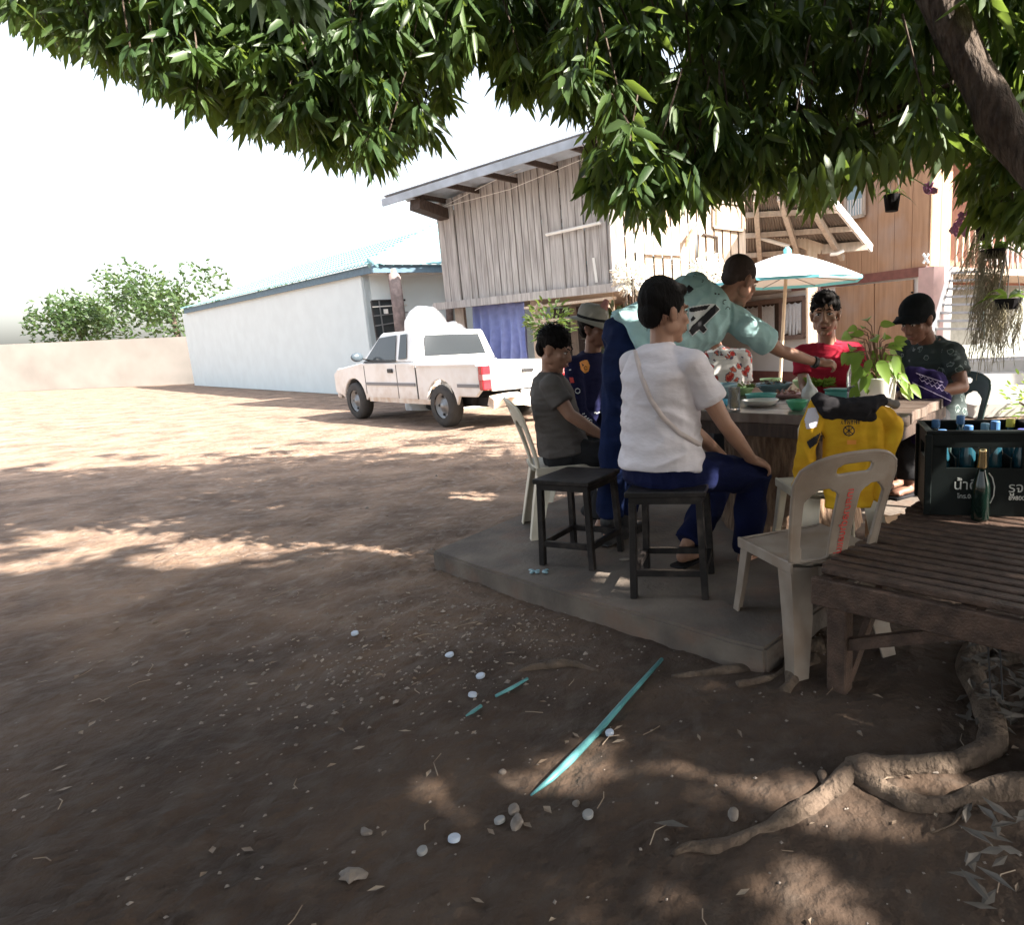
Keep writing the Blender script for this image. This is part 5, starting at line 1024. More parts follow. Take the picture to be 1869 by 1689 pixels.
patch('emblem', [arcp(1069, 671.5, 3.5, 20, 330, 1.2), [em(470, 770), em(490, 785), em(480, 800)]], bt, INK, t, .7, .0055); patch('sleeve_patch', [[em(375, 880), em(405, 880), em(415, 920), em(385, 925)]], bt, REDINK, t, .9, .004)
patch('sleeve_lettering', [[em(a, b), em(a+18, b-4), em(a+20, b+4), em(a+4, b+8)] for a, b in ((475, 1160), (490, 1180), (510, 1195), (565, 1150), (580, 1155), (600, 1148), (372, 820), (395, 705), (420, 690))]+[arcp(*em(440, 985), 5, 0, 345, 1.4), arcp(*em(540, 1218), 3.4, 0, 345, 1.2)], bt, WHITEINK, t, .8, .004)
# man in red
Rm = person('smiling man in a red t-shirt facing the camera across the table', at(1512, 775, 4.72), at(1512, 622, 4.66), at(1506, 574, 4.6), (-.3, -.95, -.05), (-.15, -1, 0),
    [at(1560, 712, 4.4), at(1478, 730, 4.4)], [at(1540, 880, 4.2), at(1490, 880, 4.2)], 'mid', 1.2, 'quiff', shirt=REDT, pants=DARKP, bulk=1.08, elb=[at(1578, 690, 4.6), at(1468, 705, 4.62)])
hm = Rm[4]; MB().ell(hm @ V((0, .0905, -.068)), (.018*1.2, .006*1.2, .0065*1.2), hm.to_3x3().normalized()).build('open_mouth', EYED, Rm[0], smooth=True); MB().ell(hm @ V((0, .095, -.0648)), (.0125*1.2, .003*1.2, .0025*1.2), hm.to_3x3().normalized()).build('teeth', TEETH, Rm[0], smooth=True)
# man in floral shirt
Fm = person('man in a white floral print shirt, his head hidden behind the leaning man', at(1332, 800, 5.08), at(1308, 634, 5.05), at(1292, 592, 5.05), (-.1, -.98, -.15), (.1, -1, 0),
    [at(1372, 735, 4.8), at(1295, 735, 4.8)], [at(1350, 880, 4.6), at(1310, 880, 4.6)], 'tan', 1.0, 'full', shirt=FLORAL, pants=DARKP, bulk=1.12)
bt = bvh([Fm[2]])
patch('collar', [[(1312, 632), (1320, 636), (1330, 652), (1318, 646)], [(1300, 636), (1290, 642), (1296, 655), (1302, 645)]], bt, WHITEINK, Fm[0], .9, .006)
# man in cap
Bm = person('man in a black cap and dark patterned shirt looking down at purple cloth', at(1702, 760, 4.32), at(1694, 618, 4.24), at(1674, 584, 4.16), (-.78, -.5, -.38), (-.82, -.57, 0),
    [at(1706, 716, 3.95), at(1650, 715, 4.02)], [at(1660, 880, 3.95), at(1640, 870, 4.15)], 'dark', 1.12, 'cap', shirt=DARKFLORAL, pants=DARKP, bulk=1.1, sh=[at(1738, 645, 4.12), at(1655, 640, 4.38)], elb=[at(1757, 706, 4.02), None], kn=[at(1665, 775, 3.98), at(1625, 770, 4.1)])
hm = Bm[4]; mb = MB(); r3 = hm.to_3x3().normalized(); mb.ell(hm @ V((0, -.012, .052)), (.09*1.12, .108*1.12, .092*1.12), r3, 20, 14)
co = blob('cap', mb, CAPF, Bm[0], .006, 2, (.002, 20, 20, 20)); mb = MB(); vs = []
for i in range(13):
    a = -1.25+2.5*i/12; vs += [hm @ V((.083*sin(a), .05+.045*cos(a), .062-.012*abs(a))), hm @ V((.088*sin(a), .075+.105*cos(a)-.015*abs(a), .052-.028*a*a))]
mb.add(vs+[v+V((0, 0, .007)) for v in vs], [(2*i, 2*i+1, 2*i+3, 2*i+2) for i in range(12)]+[(26+2*i, 28+2*i, 29+2*i, 27+2*i) for i in range(12)]+[(2*i+1, 27+2*i, 29+2*i, 2*i+3) for i in range(12)]); mb.build('cap_peak', CAPF, co, fix=True, smooth=True); MB().ell(hm @ V((0, -.012, .156)), (.009, .009, .006)).build('cap_button', CAPF, co)
# purple cloth
mb = MB(); mb.cap(at(1662, 690, 4.0), .07, at(1705, 700, 3.95), .07); mb.cap(at(1690, 715, 3.9), .07, at(1722, 728, 3.86), .04); mb.cap(at(1665, 710, 3.98), .09, at(1690, 790, 3.9), .1); mb.cap(at(1700, 700, 3.92), .06, at(1690, 770, 3.9), .08)
pc = blob('purple_cloth', mb, PURPLE, None, .008, 2, (.016, 14, 14, 9)); tag(pc, 'dark purple sarong with white zigzag border, held by the man in the cap', 'cloth')
zz = lambda u0, v0, u1, v1, n, a, w: [[(u0+(u1-u0)*i/n, v0+(v1-v0)*i/n+(a if i % 2 else -a)), (u0+(u1-u0)*(i+1)/n, v0+(v1-v0)*(i+1)/n+(-a if i % 2 else a)), (u0+(u1-u0)*(i+1)/n, v0+(v1-v0)*(i+1)/n+(-a if i % 2 else a)+w), (u0+(u1-u0)*i/n, v0+(v1-v0)*i/n+(a if i % 2 else -a)+w)] for i in range(n)]
patch('zigzag_border', zz(1677, 684, 1728, 707, 12, 2.4, 1.3)+zz(1678, 691, 1733, 717, 12, 2.4, 1.3)+[[(1665, 697), (1736, 731), (1736, 732.5), (1665, 698.5)], [(1672, 680), (1722, 697), (1722, 698.5), (1672, 681.5)]], pc, mat('lilac_print', (.5, .42, .62), .8), pc, .8, .005)

# ============================================================ MANGO TREE
mt = empty('mango_tree', (1.98, 1.95, 0), 0, 'big mango tree on the right spreading its leafy crown over the whole table', 'tree'); MO = V(mt.location)
def limb(name, pts, rad, m=TREEBARK, seg=14, amp=.03, par=mt, o=MO):
    mb = MB(); P = [V(p) for p in pts]; out = []; rr_ = []
    n = len(P); K_ = max(4, 26//n)
    for i in range(n-1):
        for k in range(K_):
            t = k/K_; p0, p1, p2, p3 = P[max(0, i-1)], P[i], P[i+1], P[min(n-1, i+2)]
            q = .5*((2*p1)+(p2-p0)*t+(2*p0-5*p1+4*p2-p3)*t*t+(3*p1-p0-3*p2+p3)*t**3); out.append(q); rr_.append(rad[i]*(1-t)+rad[i+1]*t)
    out.append(P[-1]); rr_.append(rad[-1]); mb.tube([p-o for p in out], rr_, seg)
    me = mb.mesh(name)
    for v in me.vertices: a = noise.noise(v.co*5)*amp+noise.noise(v.co*17)*amp*.4; c = min(out, key=lambda q: (q-o-v.co).length_squared)-o; d = (v.co-c); v.co += d.normalized()*a
    return link(name, me, m, par, True)
trunk = limb('trunk', [(2.0, 1.9, -.1), (1.99, 1.95, .3), (1.93, 2.1, 1.0), (1.78, 2.4, 1.5), (1.44, 2.8, 1.93), tuple(at(1775, 130, 2.9)), (1.0, 3.15, 3.1), (.8, 3.5, 4.2)], [.42, .3, .24, .17, .085, .075, .08, .05], seg=36, amp=.045)
for pts, rd in (([(1.95, 2.0, .9), (2.6, 1.6, 2.2), (3.8, 1.0, 3.3), (5.2, .4, 4.2)], [.19, .16, .11, .05]), ([(1.0, 3.0, 2.9), (.2, 3.8, 3.5), (-1.4, 4.6, 3.9), (-3.2, 5.0, 4.0)], [.09, .08, .06, .03]),
                ([(1.9, 2.1, 1.3), (2.3, 3.2, 2.6), (2.7, 4.6, 3.4), (2.9, 6.0, 3.9)], [.15, .12, .08, .03]), ([(1.0, 3.1, 3.0), (1.1, 4.2, 3.4), (.9, 5.4, 3.6), (.6, 6.5, 3.6)], [.08, .06, .045, .02]), ([(2.4, 1.8, 1.9), (1.8, .6, 3.2), (.4, -.6, 4.0), (-1.5, -.8, 4.6)], [.12, .1, .07, .03])):
    limb('branch', pts, rd, seg=10)
for us, d0, d1 in ((((1560, 233), (1640, 195), (1690, 172), (1740, 150)), 3.6, 3.3), (((1450, 255), (1530, 240), (1600, 215)), 4.2, 3.8)): limb('twig', [at(u, v, d0+(d1-d0)*i/(len(us)-1)) for i, (u, v) in enumerate(us)], [.006]+[.011]*(len(us)-1), seg=6, amp=.003)
# roots along the ground
def gp(u, v, h=.0): p = on(u, v, 0); p.z = gz(p.x, p.y)+h; return p
for pix_, rad in (
    ([(1225, 1558), (1260, 1545), (1330, 1535), (1430, 1497), (1500, 1455), (1545, 1422), (1568, 1410)], [.008, .016, .02, .026, .03, .034, .04]),
    ([(1555, 1415), (1600, 1406), (1660, 1402), (1745, 1392), (1800, 1365), (1812, 1320), (1785, 1262), (1770, 1205), (1800, 1170), (1900, 1140)], [.045, .05, .04, .04, .05, .055, .05, .05, .06, .08]),
    ([(1550, 1410), (1600, 1440), (1660, 1468), (1730, 1468), (1790, 1450), (1880, 1428), (1990, 1400)], [.035, .035, .03, .03, .034, .05, .09]),
    ([(1700, 1515), (1740, 1500), (1760, 1470), (1800, 1450)], [.005, .01, .014, .02]),
    ([(1500, 1412), (1522, 1450), (1548, 1424)], [.01, .018, .02]),
    ([(1225, 1232), (1290, 1228), (1370, 1216), (1440, 1190), (1500, 1180)], [.008, .022, .034, .045, .05]),
    ([(1345, 1252), (1400, 1240), (1450, 1215), (1490, 1200)], [.006, .014, .02, .025]),
    ([(1440, 1205), (1446, 1240), (1432, 1262)], [.03, .035, .02]),
    ([(945, 1222), (975, 1216), (1015, 1212), (1055, 1214), (1095, 1226)], [.006, .02, .03, .028, .008]),
    ([(980, 1192), (985, 1204), (1003, 1206), (1015, 1206)], [.006, .012, .014, .02]),
    ([(1900, 1180), (1840, 1200), (1790, 1215), (1770, 1230)], [.06, .035, .025, .02])):
    limb('root', [gp(u, v, r*.12) for (u, v), r in zip(pix_, rad)], [r*.86 for r in rad], ROOT, 14, .022)
# crown
low = [(-60, -10), (60, 60), (170, 120), (300, 175), (420, 225), (520, 262), (633, 300), (680, 312), (712, 290), (750, 262), (790, 262), (800, 215), (840, 190), (862, 145), (885, 150), (905, 178), (965, 205), (1010, 195), (1040, 215), (1068, 200), (1078, 215), (1082, 235), (1035, 290), (1040, 330), (1085, 372), (1128, 395), (1165, 412), (1200, 400), (1300, 372), (1345, 362), (1400, 345), (1440, 360), (1470, 378), (1505, 395), (1530, 360), (1560, 320), (1620, 335), (1660, 300), (1690, 262), (1720, 300), (1755, 312), (1770, 340), (1790, 400), (1830, 425), (1900, 440)]
def lowv(u):
    for (a, b), (c, d) in zip(low, low[1:]):
        if a <= u <= c: return b+(d-b)*(u-a)/(c-a) if c > a else d
    return 300
holes = [(1225, 75, 26), (1240, 100, 14), (1335, 55, 14), (1470, 165, 20), (1535, 150, 16), (1580, 185, 20), (1180, 160, 20), (1100, 165, 12), (865, 130, 34), (1435, 260, 12), (1075, 195, 10), (1345, 215, 16), (1160, 410, 0)]
lit = [(on(1075, 1418), .045), (on(1030, 1410), .03), (on(985, 1405), .015), (on(1283, 1425), .02), (on(1262, 1455), .005), (on(1735, 1395, .04), .02), (on(1700, 1410, .04), .02), (on(1655, 1408, .05), .02), (on(1620, 1435, .05), .02), (on(1450, 1445), .015), (on(1430, 1455), .01), (on(1595, 1500), .03), (on(1545, 1500), .02), (on(1500, 1640), .06), (on(1400, 1040, .1), .12), (on(1640, 1130), .22), (on(1720, 1160), .12), (at(1022, 712, 3.88), .06), (at(1030, 740, 3.88), .04), (at(1480, 880, 3.65), .2), (at(1700, 740, 3.6), .12), (on(1090, 1038, .1), .06), (at(1600, 720, 3.33), .1), (on(1615, 950), .4), (on(1640, 880), .5), (on(1800, 720), 1.2), (at(1745, 625, 4.0), .05), (on(1790, 1240), .06), (at(1610, 790, 2.8), .09), (on(1450, 1445), .04), (at(1555, 615, 4.6), .07), (on(1100, 985, .1), .08), (on(930, 925), .18), (on(860, 905), .15)]
lit += [(p_ - V((0, 0, 0)), r_) for p_, r_ in ()]
def sunblocked(c):                                         # True where a gap between the leaves lets the sun through
    for p, r in lit:
        d = c-p; t = d.dot(SUNV)
        if t > 0 and (d-SUNV*t).length < r+.09: return True
    return False
def leaves(name, clusters, m, L, Wd, n, full, droop=1.0):
    """every cluster is a whorl of drooping lance-shaped leaves"""
    C_ = np.array([c for c, s in clusters]); s = np.array([s for c, s in clusters]); N = len(C_)*n
    c = np.repeat(C_, n, 0); sc = np.repeat(s, n); a = rng.uniform(0, 2*pi, N); k = rng.uniform(.25, 1, N)
    d = np.stack([np.cos(a)*k, np.sin(a)*k, -rng.uniform(.15, 1.3, N)*droop], 1); d /= np.linalg.norm(d, axis=1)[:, None]
    b = c+d*(rng.uniform(0, .05, N)*sc)[:, None]+rng.normal(0, .02, (N, 3)); q = rng.normal(0, 1, (N, 3)); sd = np.cross(d, q); sd /= np.linalg.norm(sd, axis=1)[:, None]; nn = np.cross(sd, d)
    ln = (L*rng.uniform(.65, 1.2, N)*sc)[:, None]
    cc = b+d*ln*.5; keep = np.ones(N, bool)
    for p_, r_ in lit:                                    # chinks in the foliage that let single sunbeams through
        q_ = cc-np.array(p_); t_ = q_ @ np.array(SUNV); e_ = np.linalg.norm(q_-t_[:, None]*np.array(SUNV), axis=1); keep &= ~((t_ > 0) & (e_ < r_+L*.27))
    b, d, sd, nn, ln, sc = b[keep], d[keep], sd[keep], nn[keep], ln[keep], sc[keep]; N = int(keep.sum())
    w = (Wd*rng.uniform(.7, 1.2, N)*sc)[:, None]/2; g = np.array([0, 0, -1.0])
    if full:
        P = [b, b+d*ln*.3-sd*w*.9+nn*w*.35, b+d*ln*.3, b+d*ln*.3+sd*w*.9+nn*w*.35, b+d*ln*.65-sd*w*.8+nn*w*.3+g*ln*.05, b+d*ln*.65+g*ln*.05, b+d*ln*.65+sd*w*.8+nn*w*.3+g*ln*.05, b+d*ln+g*ln*.14]
        F_ = [(0, 1, 2), (0, 2, 3), (1, 4, 5, 2), (2, 5, 6, 3), (4, 7, 5), (5, 7, 6)]
    else: P = [b, b+d*ln*.45-sd*w, b+d*ln+g*ln*.1, b+d*ln*.45+sd*w]; F_ = [(0, 1, 2, 3)]
    v = np.stack(P, 1).reshape(-1, 3); K_ = len(P); fs = []
    base = np.arange(N)*K_; li = []; ls = []; tot = 0
    allf = [np.stack([base+i for i in f_], 1) for f_ in F_]
    loops = np.concatenate([x.reshape(-1) for x in allf]); sizes = np.concatenate([np.full(N, len(f_)) for f_ in F_]); starts = np.concatenate([[0], np.cumsum(sizes)[:-1]])
    me = bpy.data.meshes.new(name); me.vertices.add(len(v)); me.vertices.foreach_set('co', (v-np.array(MO)).reshape(-1)); me.loops.add(len(loops)); me.loops.foreach_set('vertex_index', loops.astype(np.int32)); me.polygons.add(len(sizes)); me.polygons.foreach_set('loop_start', starts.astype(np.int32)); me.polygons.foreach_set('loop_total', sizes.astype(np.int32)); me.update(); me.validate()
    o = link(name, me, m, mt); o['kind'] = 'stuff'; return o
cl = []; tw = MB()
NLEAF = 0
def vis_ok(c, hang):
    u, v = pix(c)
    if u is None or u < -150 or u > 2050 or v > 1800 or v < -400: return True
    d = (c-V((0, 0, H))).length; return v < lowv(min(max(u, -50), 1890))-hang*1204/d and not any((u-a)**2+(v-b)**2 < (r+12)**2 for a, b, r in holes)
tries = 0
while len(cl) < 3600 and tries < 60000:
    tries += 1; u = random.uniform(-80, 1930); v = random.uniform(-160, 440)
    y = random.uniform(3.8, 5.7) if u < 1040 else random.uniform(3.3, 5.9)
    if u > 1680: y = random.uniform(2.9, 5.5)
    if 1690 < u < 1900 and y < 3.3 and abs(u-(1740+(v-100)*.45)) < 90: continue
    c = at(u, v, y)
    if u < 560 and random.random() > .75+u/2000: continue
    if not vis_ok(c, .13): continue
    g_ = c-SUNV*(c.z/SUNV.z)
    if g_.y > 4.6 and g_.x < -.9 and random.random() > .55: continue
    cl.append((c, random.uniform(.75, 1.15)))
leaves('crown', cl, LEAF, .155, .04, 14, True)
for c, s in cl[::3]: tw.tube([c, c+V((random.uniform(-.15, .15), random.uniform(-.15, .15), .3))], .005, 4, False)
o = tw.build('twigs', TREEBARK, mt, rel=MO, kind='stuff')
cl = []; tries = 0
while len(cl) < 8200 and tries < 90000:
    tries += 1; d = V((random.gauss(0, 1), random.gauss(0, 1), random.gauss(0, 1))).normalized()*random.random()**.35
    c = V((1.3+7.8*d.x, .6+6.6*d.y, 4.4+2.7*d.z))
    if c.z < (1.5 if c.y < -1.2 or (c.x > 4 and c.y < 3) or (c.x < -3.2 and c.y < 1) else 2.7) or c.y > 7.4 or c.length < 1.6: continue  # off-frame foliage hangs lower here, shaped to darken the foreground
    g_ = c-SUNV*(c.z/SUNV.z)
    if g_.y > 3.9 and g_.x < -.7 and random.random() > .05: continue
    if not vis_ok(c, .22): continue
    pu, pv = pix(c)
    if pu is not None and -60 < pu < 1930 and -900 < pv < 500 and c.length < 4.6: continue
    cl.append((c, random.uniform(.8, 1.3)))
leaves('crown', cl, LEAFD, .21, .07, 22, False)
# low front sprigs with big leaves, close to the camera
mb = MB()
for u, v, n in ((1548, 290, 7), (1575, 285, 6), (1500, 300, 5), (1620, 270, 5), (1520, 330, 4), (1450, 320, 5), (1700, 255, 5), (1730, 270, 5), (1655, 280, 4)):
    for k in range(n):
        b = at(u+random.uniform(-14, 14), v+random.uniform(-25, 10), 3.1+random.uniform(-.2, .2)); bigleaf(mb, b, V((random.uniform(-.6, .6), random.uniform(-.5, .5), -1)), random.uniform(.1, .15), .038, V((random.uniform(-1, 1), -1, .3)), .2, .1)
o = mb.build('low_leaves', LEAF, mt, rel=MO, kind='stuff', smooth=True)

# ============================================================ HANGING ORCHIDS
def orchid(name, u, v, y, r, label, cat, blooms, moss, m=CHARC, h=None, topz=3.0):
    c = at(u, v, y); t = empty('orchid_pot', c, 0, label, cat, 'orchid pots hanging from the mango tree'); h = h or r*1.9
    mb = MB(); mb.lathe([(r*.75, -h), (r, 0), (r*.93, 0), (r*.7, -h+.01), (.001, -h+.01)], seg=16, cap1=False); mb.build('pot', m, t, smooth=False)
    for a in (0, 2.1, 4.2): MB().tube([(r*cos(a), r*sin(a), 0), (0, 0, r*5), (0, 0, max(.4, topz-c.z))], .0022, 4).build('wire', STEEL, t)
    for k in range(11):
        a = random.uniform(0, 2*pi); mb = MB(); d = V((cos(a), sin(a)*.6, random.uniform(.3, 1.6))); bigleaf(mb, V((0, 0, 0)), d, r*random.uniform(2.2, 3.8), r*.38, V((sin(a), -cos(a), .8)), .2, .9); mb.build('leaf', LEAF2 if k % 2 else LEAF, t, smooth=True)
    for (bu, bv, n, s) in blooms:
        q = at(bu, bv, y)-c; MB().tube([(0, 0, 0), V((q.x*.4, 0, max(.08, q.z+.1))), q], .004, 5).build('flower_stem', LEAF2, t)
        for k in range(n):
            p = q+V((random.uniform(-s, s), random.uniform(-.02, .02), random.uniform(-s, s))); mb = MB()
            for j in range(5): a = j*2*pi/5+k; mb.ell(p+V((cos(a), -.2, sin(a)))*.013, (.012, .004, .012), None, 7, 5)
            mb.build('flower', PINK, t, smooth=True)
    if moss:
        mb = MB()
        for k in range(moss[0]):
            a = random.uniform(0, 2*pi); p = V((cos(a)*r*.9, sin(a)*r*.9, -h*random.uniform(0, 1))); L = moss[1]*random.uniform(.35, 1); pts = [p]
            for j in range(7): p = p+V((random.uniform(-.02, .02)+moss[2]*L/7, random.uniform(-.02, .02), -L/7)); pts.append(p)
            mb.tube(pts, .0016, 3, False)
            for j in range(2, 7): mb.add([pts[j], pts[j]+V((random.uniform(-.03, .03), random.uniform(-.02, .02), -.03)), pts[j]+V((.003, 0, -.004))], [(0, 1, 2)])
        mb.build('hanging_moss', MOSS, t, kind='stuff')
    return t
orchid('a', 1628, 355, 5.2, .062, 'small black orchid pot with arching leaves and a magenta bloom, hanging left', 'orchid', [(1697, 343, 9, .035)], None)
orchid('b', 1796, 408, 4.6, .055, 'black orchid pot with pale pink bloom spray and a side tuft of moss', 'orchid', [(1750, 418, 11, .045), (1760, 390, 4, .03)], (70, .45, -.35))
orchid('c', 1813, 455, 4.2, .075, 'slatted orchid basket trailing a long grey moss curtain', 'orchid', [], (170, .75, -.05), h=.05)
orchid('d', 1840, 545, 3.9, .075, 'lower orchid basket at the right edge with short moss', 'orchid', [], (80, .35, 0), h=.06)

# ============================================================ SHRUBS BEHIND
def shrub(u, v, y, r, label, m, n=260, lw=(.09, .035)):
    c = at(u, v, y); c0 = V((c.x, y, 0)); t = empty('shrub', c0, 0, label, 'shrub'); mb = MB(); zc = c.z
    for k in range(n):
        d = V((random.gauss(0, 1), random.gauss(0, 1), random.gauss(0, .8))).normalized()*random.random()**.4*r; b = V((0, 0, zc))+d; q = (d.normalized()+V((random.uniform(-.6, .6), random.uniform(-.6, .6), random.uniform(-.2, .8)))).normalized(); bigleaf(mb, b, q, lw[0]*random.uniform(.7, 1.3), lw[1], V((random.uniform(-1, 1), random.uniform(-1, 1), 1)), .15, .2)
    mb.build('foliage', m, t, kind='stuff')
    for k in range(5): MB().tube([(random.uniform(-.05, .05), 0, 0), V((random.uniform(-.5, .5)*r, random.uniform(-.5, .5)*r, zc))], .015, 6).build('stem', TREEBARK, t)
shrub(1122, 600, 6.6, .24, 'dark green and reddish shrub just right of the felt hat', mat('croton', (.16, .1, .05), .5, col2=(.05, .1, .025), scale=11), 240, (.12, .035))
shrub(1005, 590, 8.2, .3, 'green shrub behind the heads of the two men at the left', LEAF, 240)
shrub(1150, 505, 10.5, .26, 'white flowering shrub in front of the sunlit plank wall, left clump', mat('white_flower', (.8, .78, .7), .6), 300, (.09, .06))
shrub(1292, 500, 10.8, .3, 'white flowering shrub in front of the sunlit plank wall, right clump', MATS['white_flower'], 320, (.09, .06))
shrub(1905, 735, 8.5, .5, 'bright green shrub at the far right edge of the yard', LEAF2, 260)

# far trees closing the left of the yard
for k, (x, y, h, r) in enumerate(((-27, 37, 6.2, 3.2), (-33, 38, 5.2, 3.0), (-39, 36, 6.0, 3.4), (-45, 39, 5.4, 3.2), (-21.5, 41, 5.6, 3.0))):
    t = empty('tree', (x, y, 0), 0, ('tall leafy tree just left of the pale blue house end wall, behind the block wall', 'second tree from the pale blue house, low and rounded, behind the block wall', 'third tree from the pale blue house, broad, behind the block wall', 'fourth tree from the pale blue house, at the left edge of the picture', 'tree partly hidden behind the far end of the pale blue house')[k], 'tree', 'trees beyond the far block wall')
    MB().tube([(0, 0, 0), (.1, 0, h*.35), (-.1, .1, h*.6)], [.22, .17, .1], 8).build('trunk', TREEBARK, t, smooth=True); mb = MB(); lobes = [V((random.uniform(-.6, .6)*r, random.uniform(-.5, .5)*r, h*random.uniform(.5, .85))) for _ in range(9)]
    for q in range(2300):
        L_ = random.choice(lobes); d = V((random.gauss(0, 1), random.gauss(0, 1), random.gauss(0, .8))).normalized()*r*.42*random.random()**.3; p = L_+d; a = V((random.uniform(-1, 1), random.uniform(-1, 1), random.uniform(-1, .3))).normalized()*.16; b_ = a.cross(V((random.uniform(-1, 1), random.uniform(-1, 1), random.uniform(-1, 1)))).normalized()*.07; mb.add([p-a, p-b_, p+a, p+b_], [(0, 1, 2, 3)])
    mb.build('crown', LEAFD, t, kind='stuff')

# ============================================================ THINGS ON THE GROUND
def rod(pts, rad, label, flat=.5):
    P = [gp(u, v, .012) for u, v in pts]; mb = MB(); mb.tube(P, rad, 10, flat=1); o = mb.build('plastic_pipe', TEALROD, None, smooth=True); return tag(o, label, 'pipe', None)
P = rod([(1208, 1204), (1140, 1282), (1092, 1337), (1040, 1385), (1005, 1418), (968, 1443)], [.008, .010, .0115, .013, .010, .003], 'long teal plastic strip lying on the dirt in front of the slab')
rod([(963, 1240), (935, 1256), (905, 1272)], [.006, .007, .006], 'short dark teal rod half buried left of the long strip, upper piece'); rod([(878, 1288), (863, 1298), (851, 1307)], [.007, .007, .003], 'short teal rod end poking out of the dirt, lower piece')
caps_ = [((821, 1198), 'white bottle cap on the dirt left of the exposed root', .018), ((877, 1233), 'pale bottle cap beside the short teal rod', .017), ((862, 1269), 'pale blue bottle cap just left of the short teal rod', .016), ((827, 1521), 'light blue bottle cap, nearest cap at the lower left', .016), ((911, 1486), 'scratched bottle cap touching the flat stone', .015), ((1113, 1341), 'pale bottle cap right beside the long teal strip', .014), ((648, 1158), 'white cap at the left pile of litter', .016), ((1073, 1486), 'dull round cap right of the flat stone', .015), ((770, 1546), 'small grey cap below the light blue cap', .013)]
for (u, v), lb, r in caps_:
    p = gp(u, v, .004); o = MB().lathe([(r*.97, 0), (r, .003), (r, .009), (r*.85, .012), (.001, .012)], seg=18).build('bottle_cap', CAPW if 'grey' not in lb and 'dull' not in lb and 'scratch' not in lb else mat('cap_grey', (.3, .3, .3), .5, var=.4), None); o.location = p; o.rotation_euler = (random.uniform(-.25, .25), random.uniform(-.25, .25), 0); tag(o, lb, 'bottle cap', 'bottle caps on the dirt')
def stone(u, v, s, label):
    s = tuple(q*.72 for q in s)
    p = gp(u, v, s[2]*.3); me = MB().ell((0, 0, 0), s, None, 14, 9).mesh('stone')
    for q in me.vertices: q.co *= 1+noise.noise(q.co*45+V((u, v, 0)))*.7
    o = link('stone', me, STONE, None, False); o.location = p; o.rotation_euler = (0, 0, random.uniform(0, 3)); tag(o, label, 'stone', 'stones on the dirt')
for a in ((943, 1489, (.04, .022, .014), 'flat pale topped stone beside the scratched bottle cap'), (934, 1466, (.03, .02, .014), 'dark lump of stone just above the flat pale stone'), (915, 1397, (.016, .014, .013), 'small dark stone left of the sunlit patch by the teal strip'), (1052, 1458, (.02, .014, .012), 'brown stone below the sunlit patch'), (665, 1505, (.03, .018, .014), 'grey stone at the left of the lower foreground'), (640, 1590, (.05, .03, .02), 'large half buried stone at the lower left'), (1340, 1490, (.03, .018, .014), 'stone beside the thin end of the big root')): stone(*a)
me_st = MB()
for k in range(2600):
    x, y = (random.uniform(-3.2, 2.4), random.uniform(.95, 4.6)) if k < 1900 else (random.uniform(-7, 1), random.uniform(4, 10))
    if k % 3 == 0: q = random.gauss(0, 1); x = -1.15+random.gauss(0, .45); y = 2.75+random.gauss(0, .35)
    s = random.uniform(.002, .008)*(1.5 if k >= 1900 else 1)*(2 if random.random() < .06 else 1); z = gz(x, y); r = M.Rotation(random.uniform(0, 6), 3, 'Z')
    vs = [r @ V((random.uniform(.6, 1.3)*a*s, random.uniform(.6, 1.3)*b*s, c*s*.7))+V((x, y, z+s*.2)) for a, b, c in ((1, 0, 0), (0, 1, 0), (-1, 0, 0), (0, -1, 0), (0, 0, 1))]; me_st.add(vs, [(0, 1, 4), (1, 2, 4), (2, 3, 4), (3, 0, 4)])
tag(me_st.build('gravel', STONE, None), 'small gravel and clods scattered over the bare dirt', None, None, 'stuff')
def flatleaf(mb, x, y, z, l, wd, a, curl):
    d = V((cos(a), sin(a), 0)); s = V((-sin(a), cos(a), 0)); c = V((x, y, z)); vs = [c-d*l/2, c-s*wd/2+V((0, 0, curl)), c, c+s*wd/2+V((0, 0, curl*.6)), c+d*l/2+V((0, 0, curl*.5))]; mb.add(vs, [(0, 1, 2), (0, 2, 3), (1, 4, 2), (2, 4, 3)])
mb = MB()
for k in range(520):
    if k < 300: x, y = random.uniform(-3, 2.2), random.uniform(1, 5)
    elif k < 400: x, y = -1.1+random.gauss(0, .35), 2.7+random.gauss(0, .3)
    else: x, y = random.uniform(-8, 2), random.uniform(4.5, 10)
    if (x > -1.4 and y > 2.3+max(0, -(x-.2)*.8)) and y < 6 and k < 400: continue
    flatleaf(mb, x, y, gz(x, y)+.006, random.uniform(.015, .05), random.uniform(.008, .02), random.uniform(0, 6), random.uniform(.001, .008))
tag(mb.build('dry_leaves', DRYLEAF, None), 'small dry leaves and scraps strewn on the dirt', None, None, 'stuff')
mb = MB()
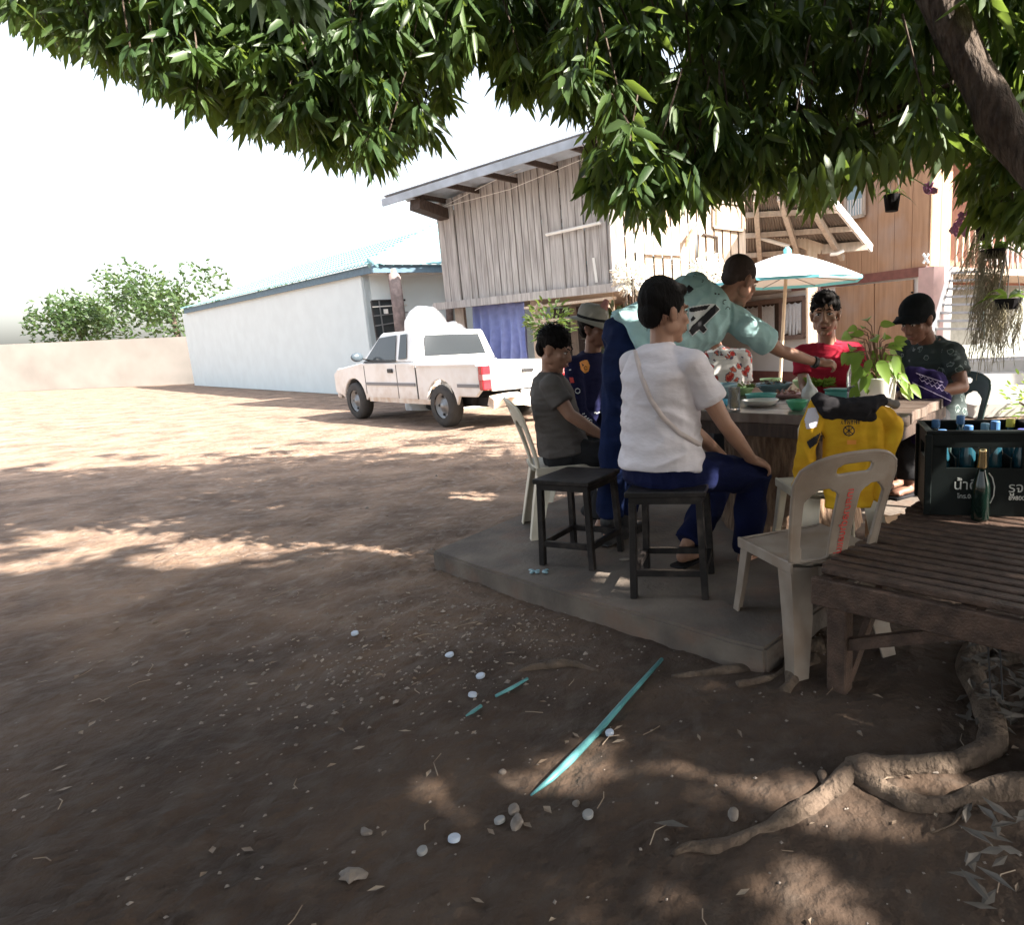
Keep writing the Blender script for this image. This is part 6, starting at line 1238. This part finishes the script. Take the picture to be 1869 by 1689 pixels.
for k in range(210):
    u = random.uniform(1755, 1990); v = random.uniform(1165, 1330) if k < 180 else random.uniform(1480, 1660); p = on(u, v, 0); flatleaf(mb, p.x, p.y, gz(p.x, p.y)+random.uniform(.005, .07), random.uniform(.05, .1), random.uniform(.018, .03), random.uniform(0, 6), random.uniform(-.006, .014))
tag(mb.build('leaf_litter', PALELEAF, None), 'heap of pale dead mango leaves between the roots at the right', None, None, 'stuff')
lf = MB(); q = gp(1225, 1510, .01); flatleaf(lf, 0, 0, 0, .1, .03, -.3, .012); o = lf.build('fallen_leaf', PALELEAF, None); o.location = q; tag(o, 'single curled dead leaf lying left of the thin root', 'leaf')
mb = MB()
for k in range(90):
    x, y = random.uniform(-2.6, 2), random.uniform(1, 4.2)
    if x > -1.2 and y > 2.3-min(0, x*.9): continue
    a = random.uniform(0, 6); L = random.uniform(.03, .12); z = gz(x, y)+.006; mb.tube([(x, y, z), (x+L*.5*cos(a), y+L*.5*sin(a), z+random.uniform(0, .01)), (x+L*cos(a+.3), y+L*sin(a+.3), z)], .0016, 4)
tag(mb.build('twig_litter', DRYLEAF, None), 'thin dry twigs lying on the dirt', None, None, 'stuff')
# litter on the slab and under the table
p = on(985, 1044, .104); mb = MB()
for k in range(14): mb.ell(V((random.uniform(-.05, .05), random.uniform(-.03, .03), .006)), (.012, .009, .006), None, 6, 4)
o = mb.build('crumpled_wrapper', CERB, None); o.location = p; tag(o, 'crumpled foil wrapper on the slab edge left of the first stool', 'wrapper')
p = on(1140, 1022, .102); o = MB().ell((0, 0, .004), (.03, .022, .004)).build('bottle_cap', STRAW, None); o.location = p; tag(o, 'flattened paper disc at the foot of the empty stool', 'litter')
bx = empty('cardboard_box', on(1612, 985, .1), R_(30), 'torn brown cardboard box under the table behind the slotted chair', 'box')
MB().box((0, 0, .06), (.16, .12, .12)).build('box', mat('cardboard', (.34, .22, .13), .85, var=.2), bx); MB().box((0, -.09, .13), (.15, .08, .004), M.Rotation(.6, 3, 'X')).build('flap', MATS['cardboard'], bx)
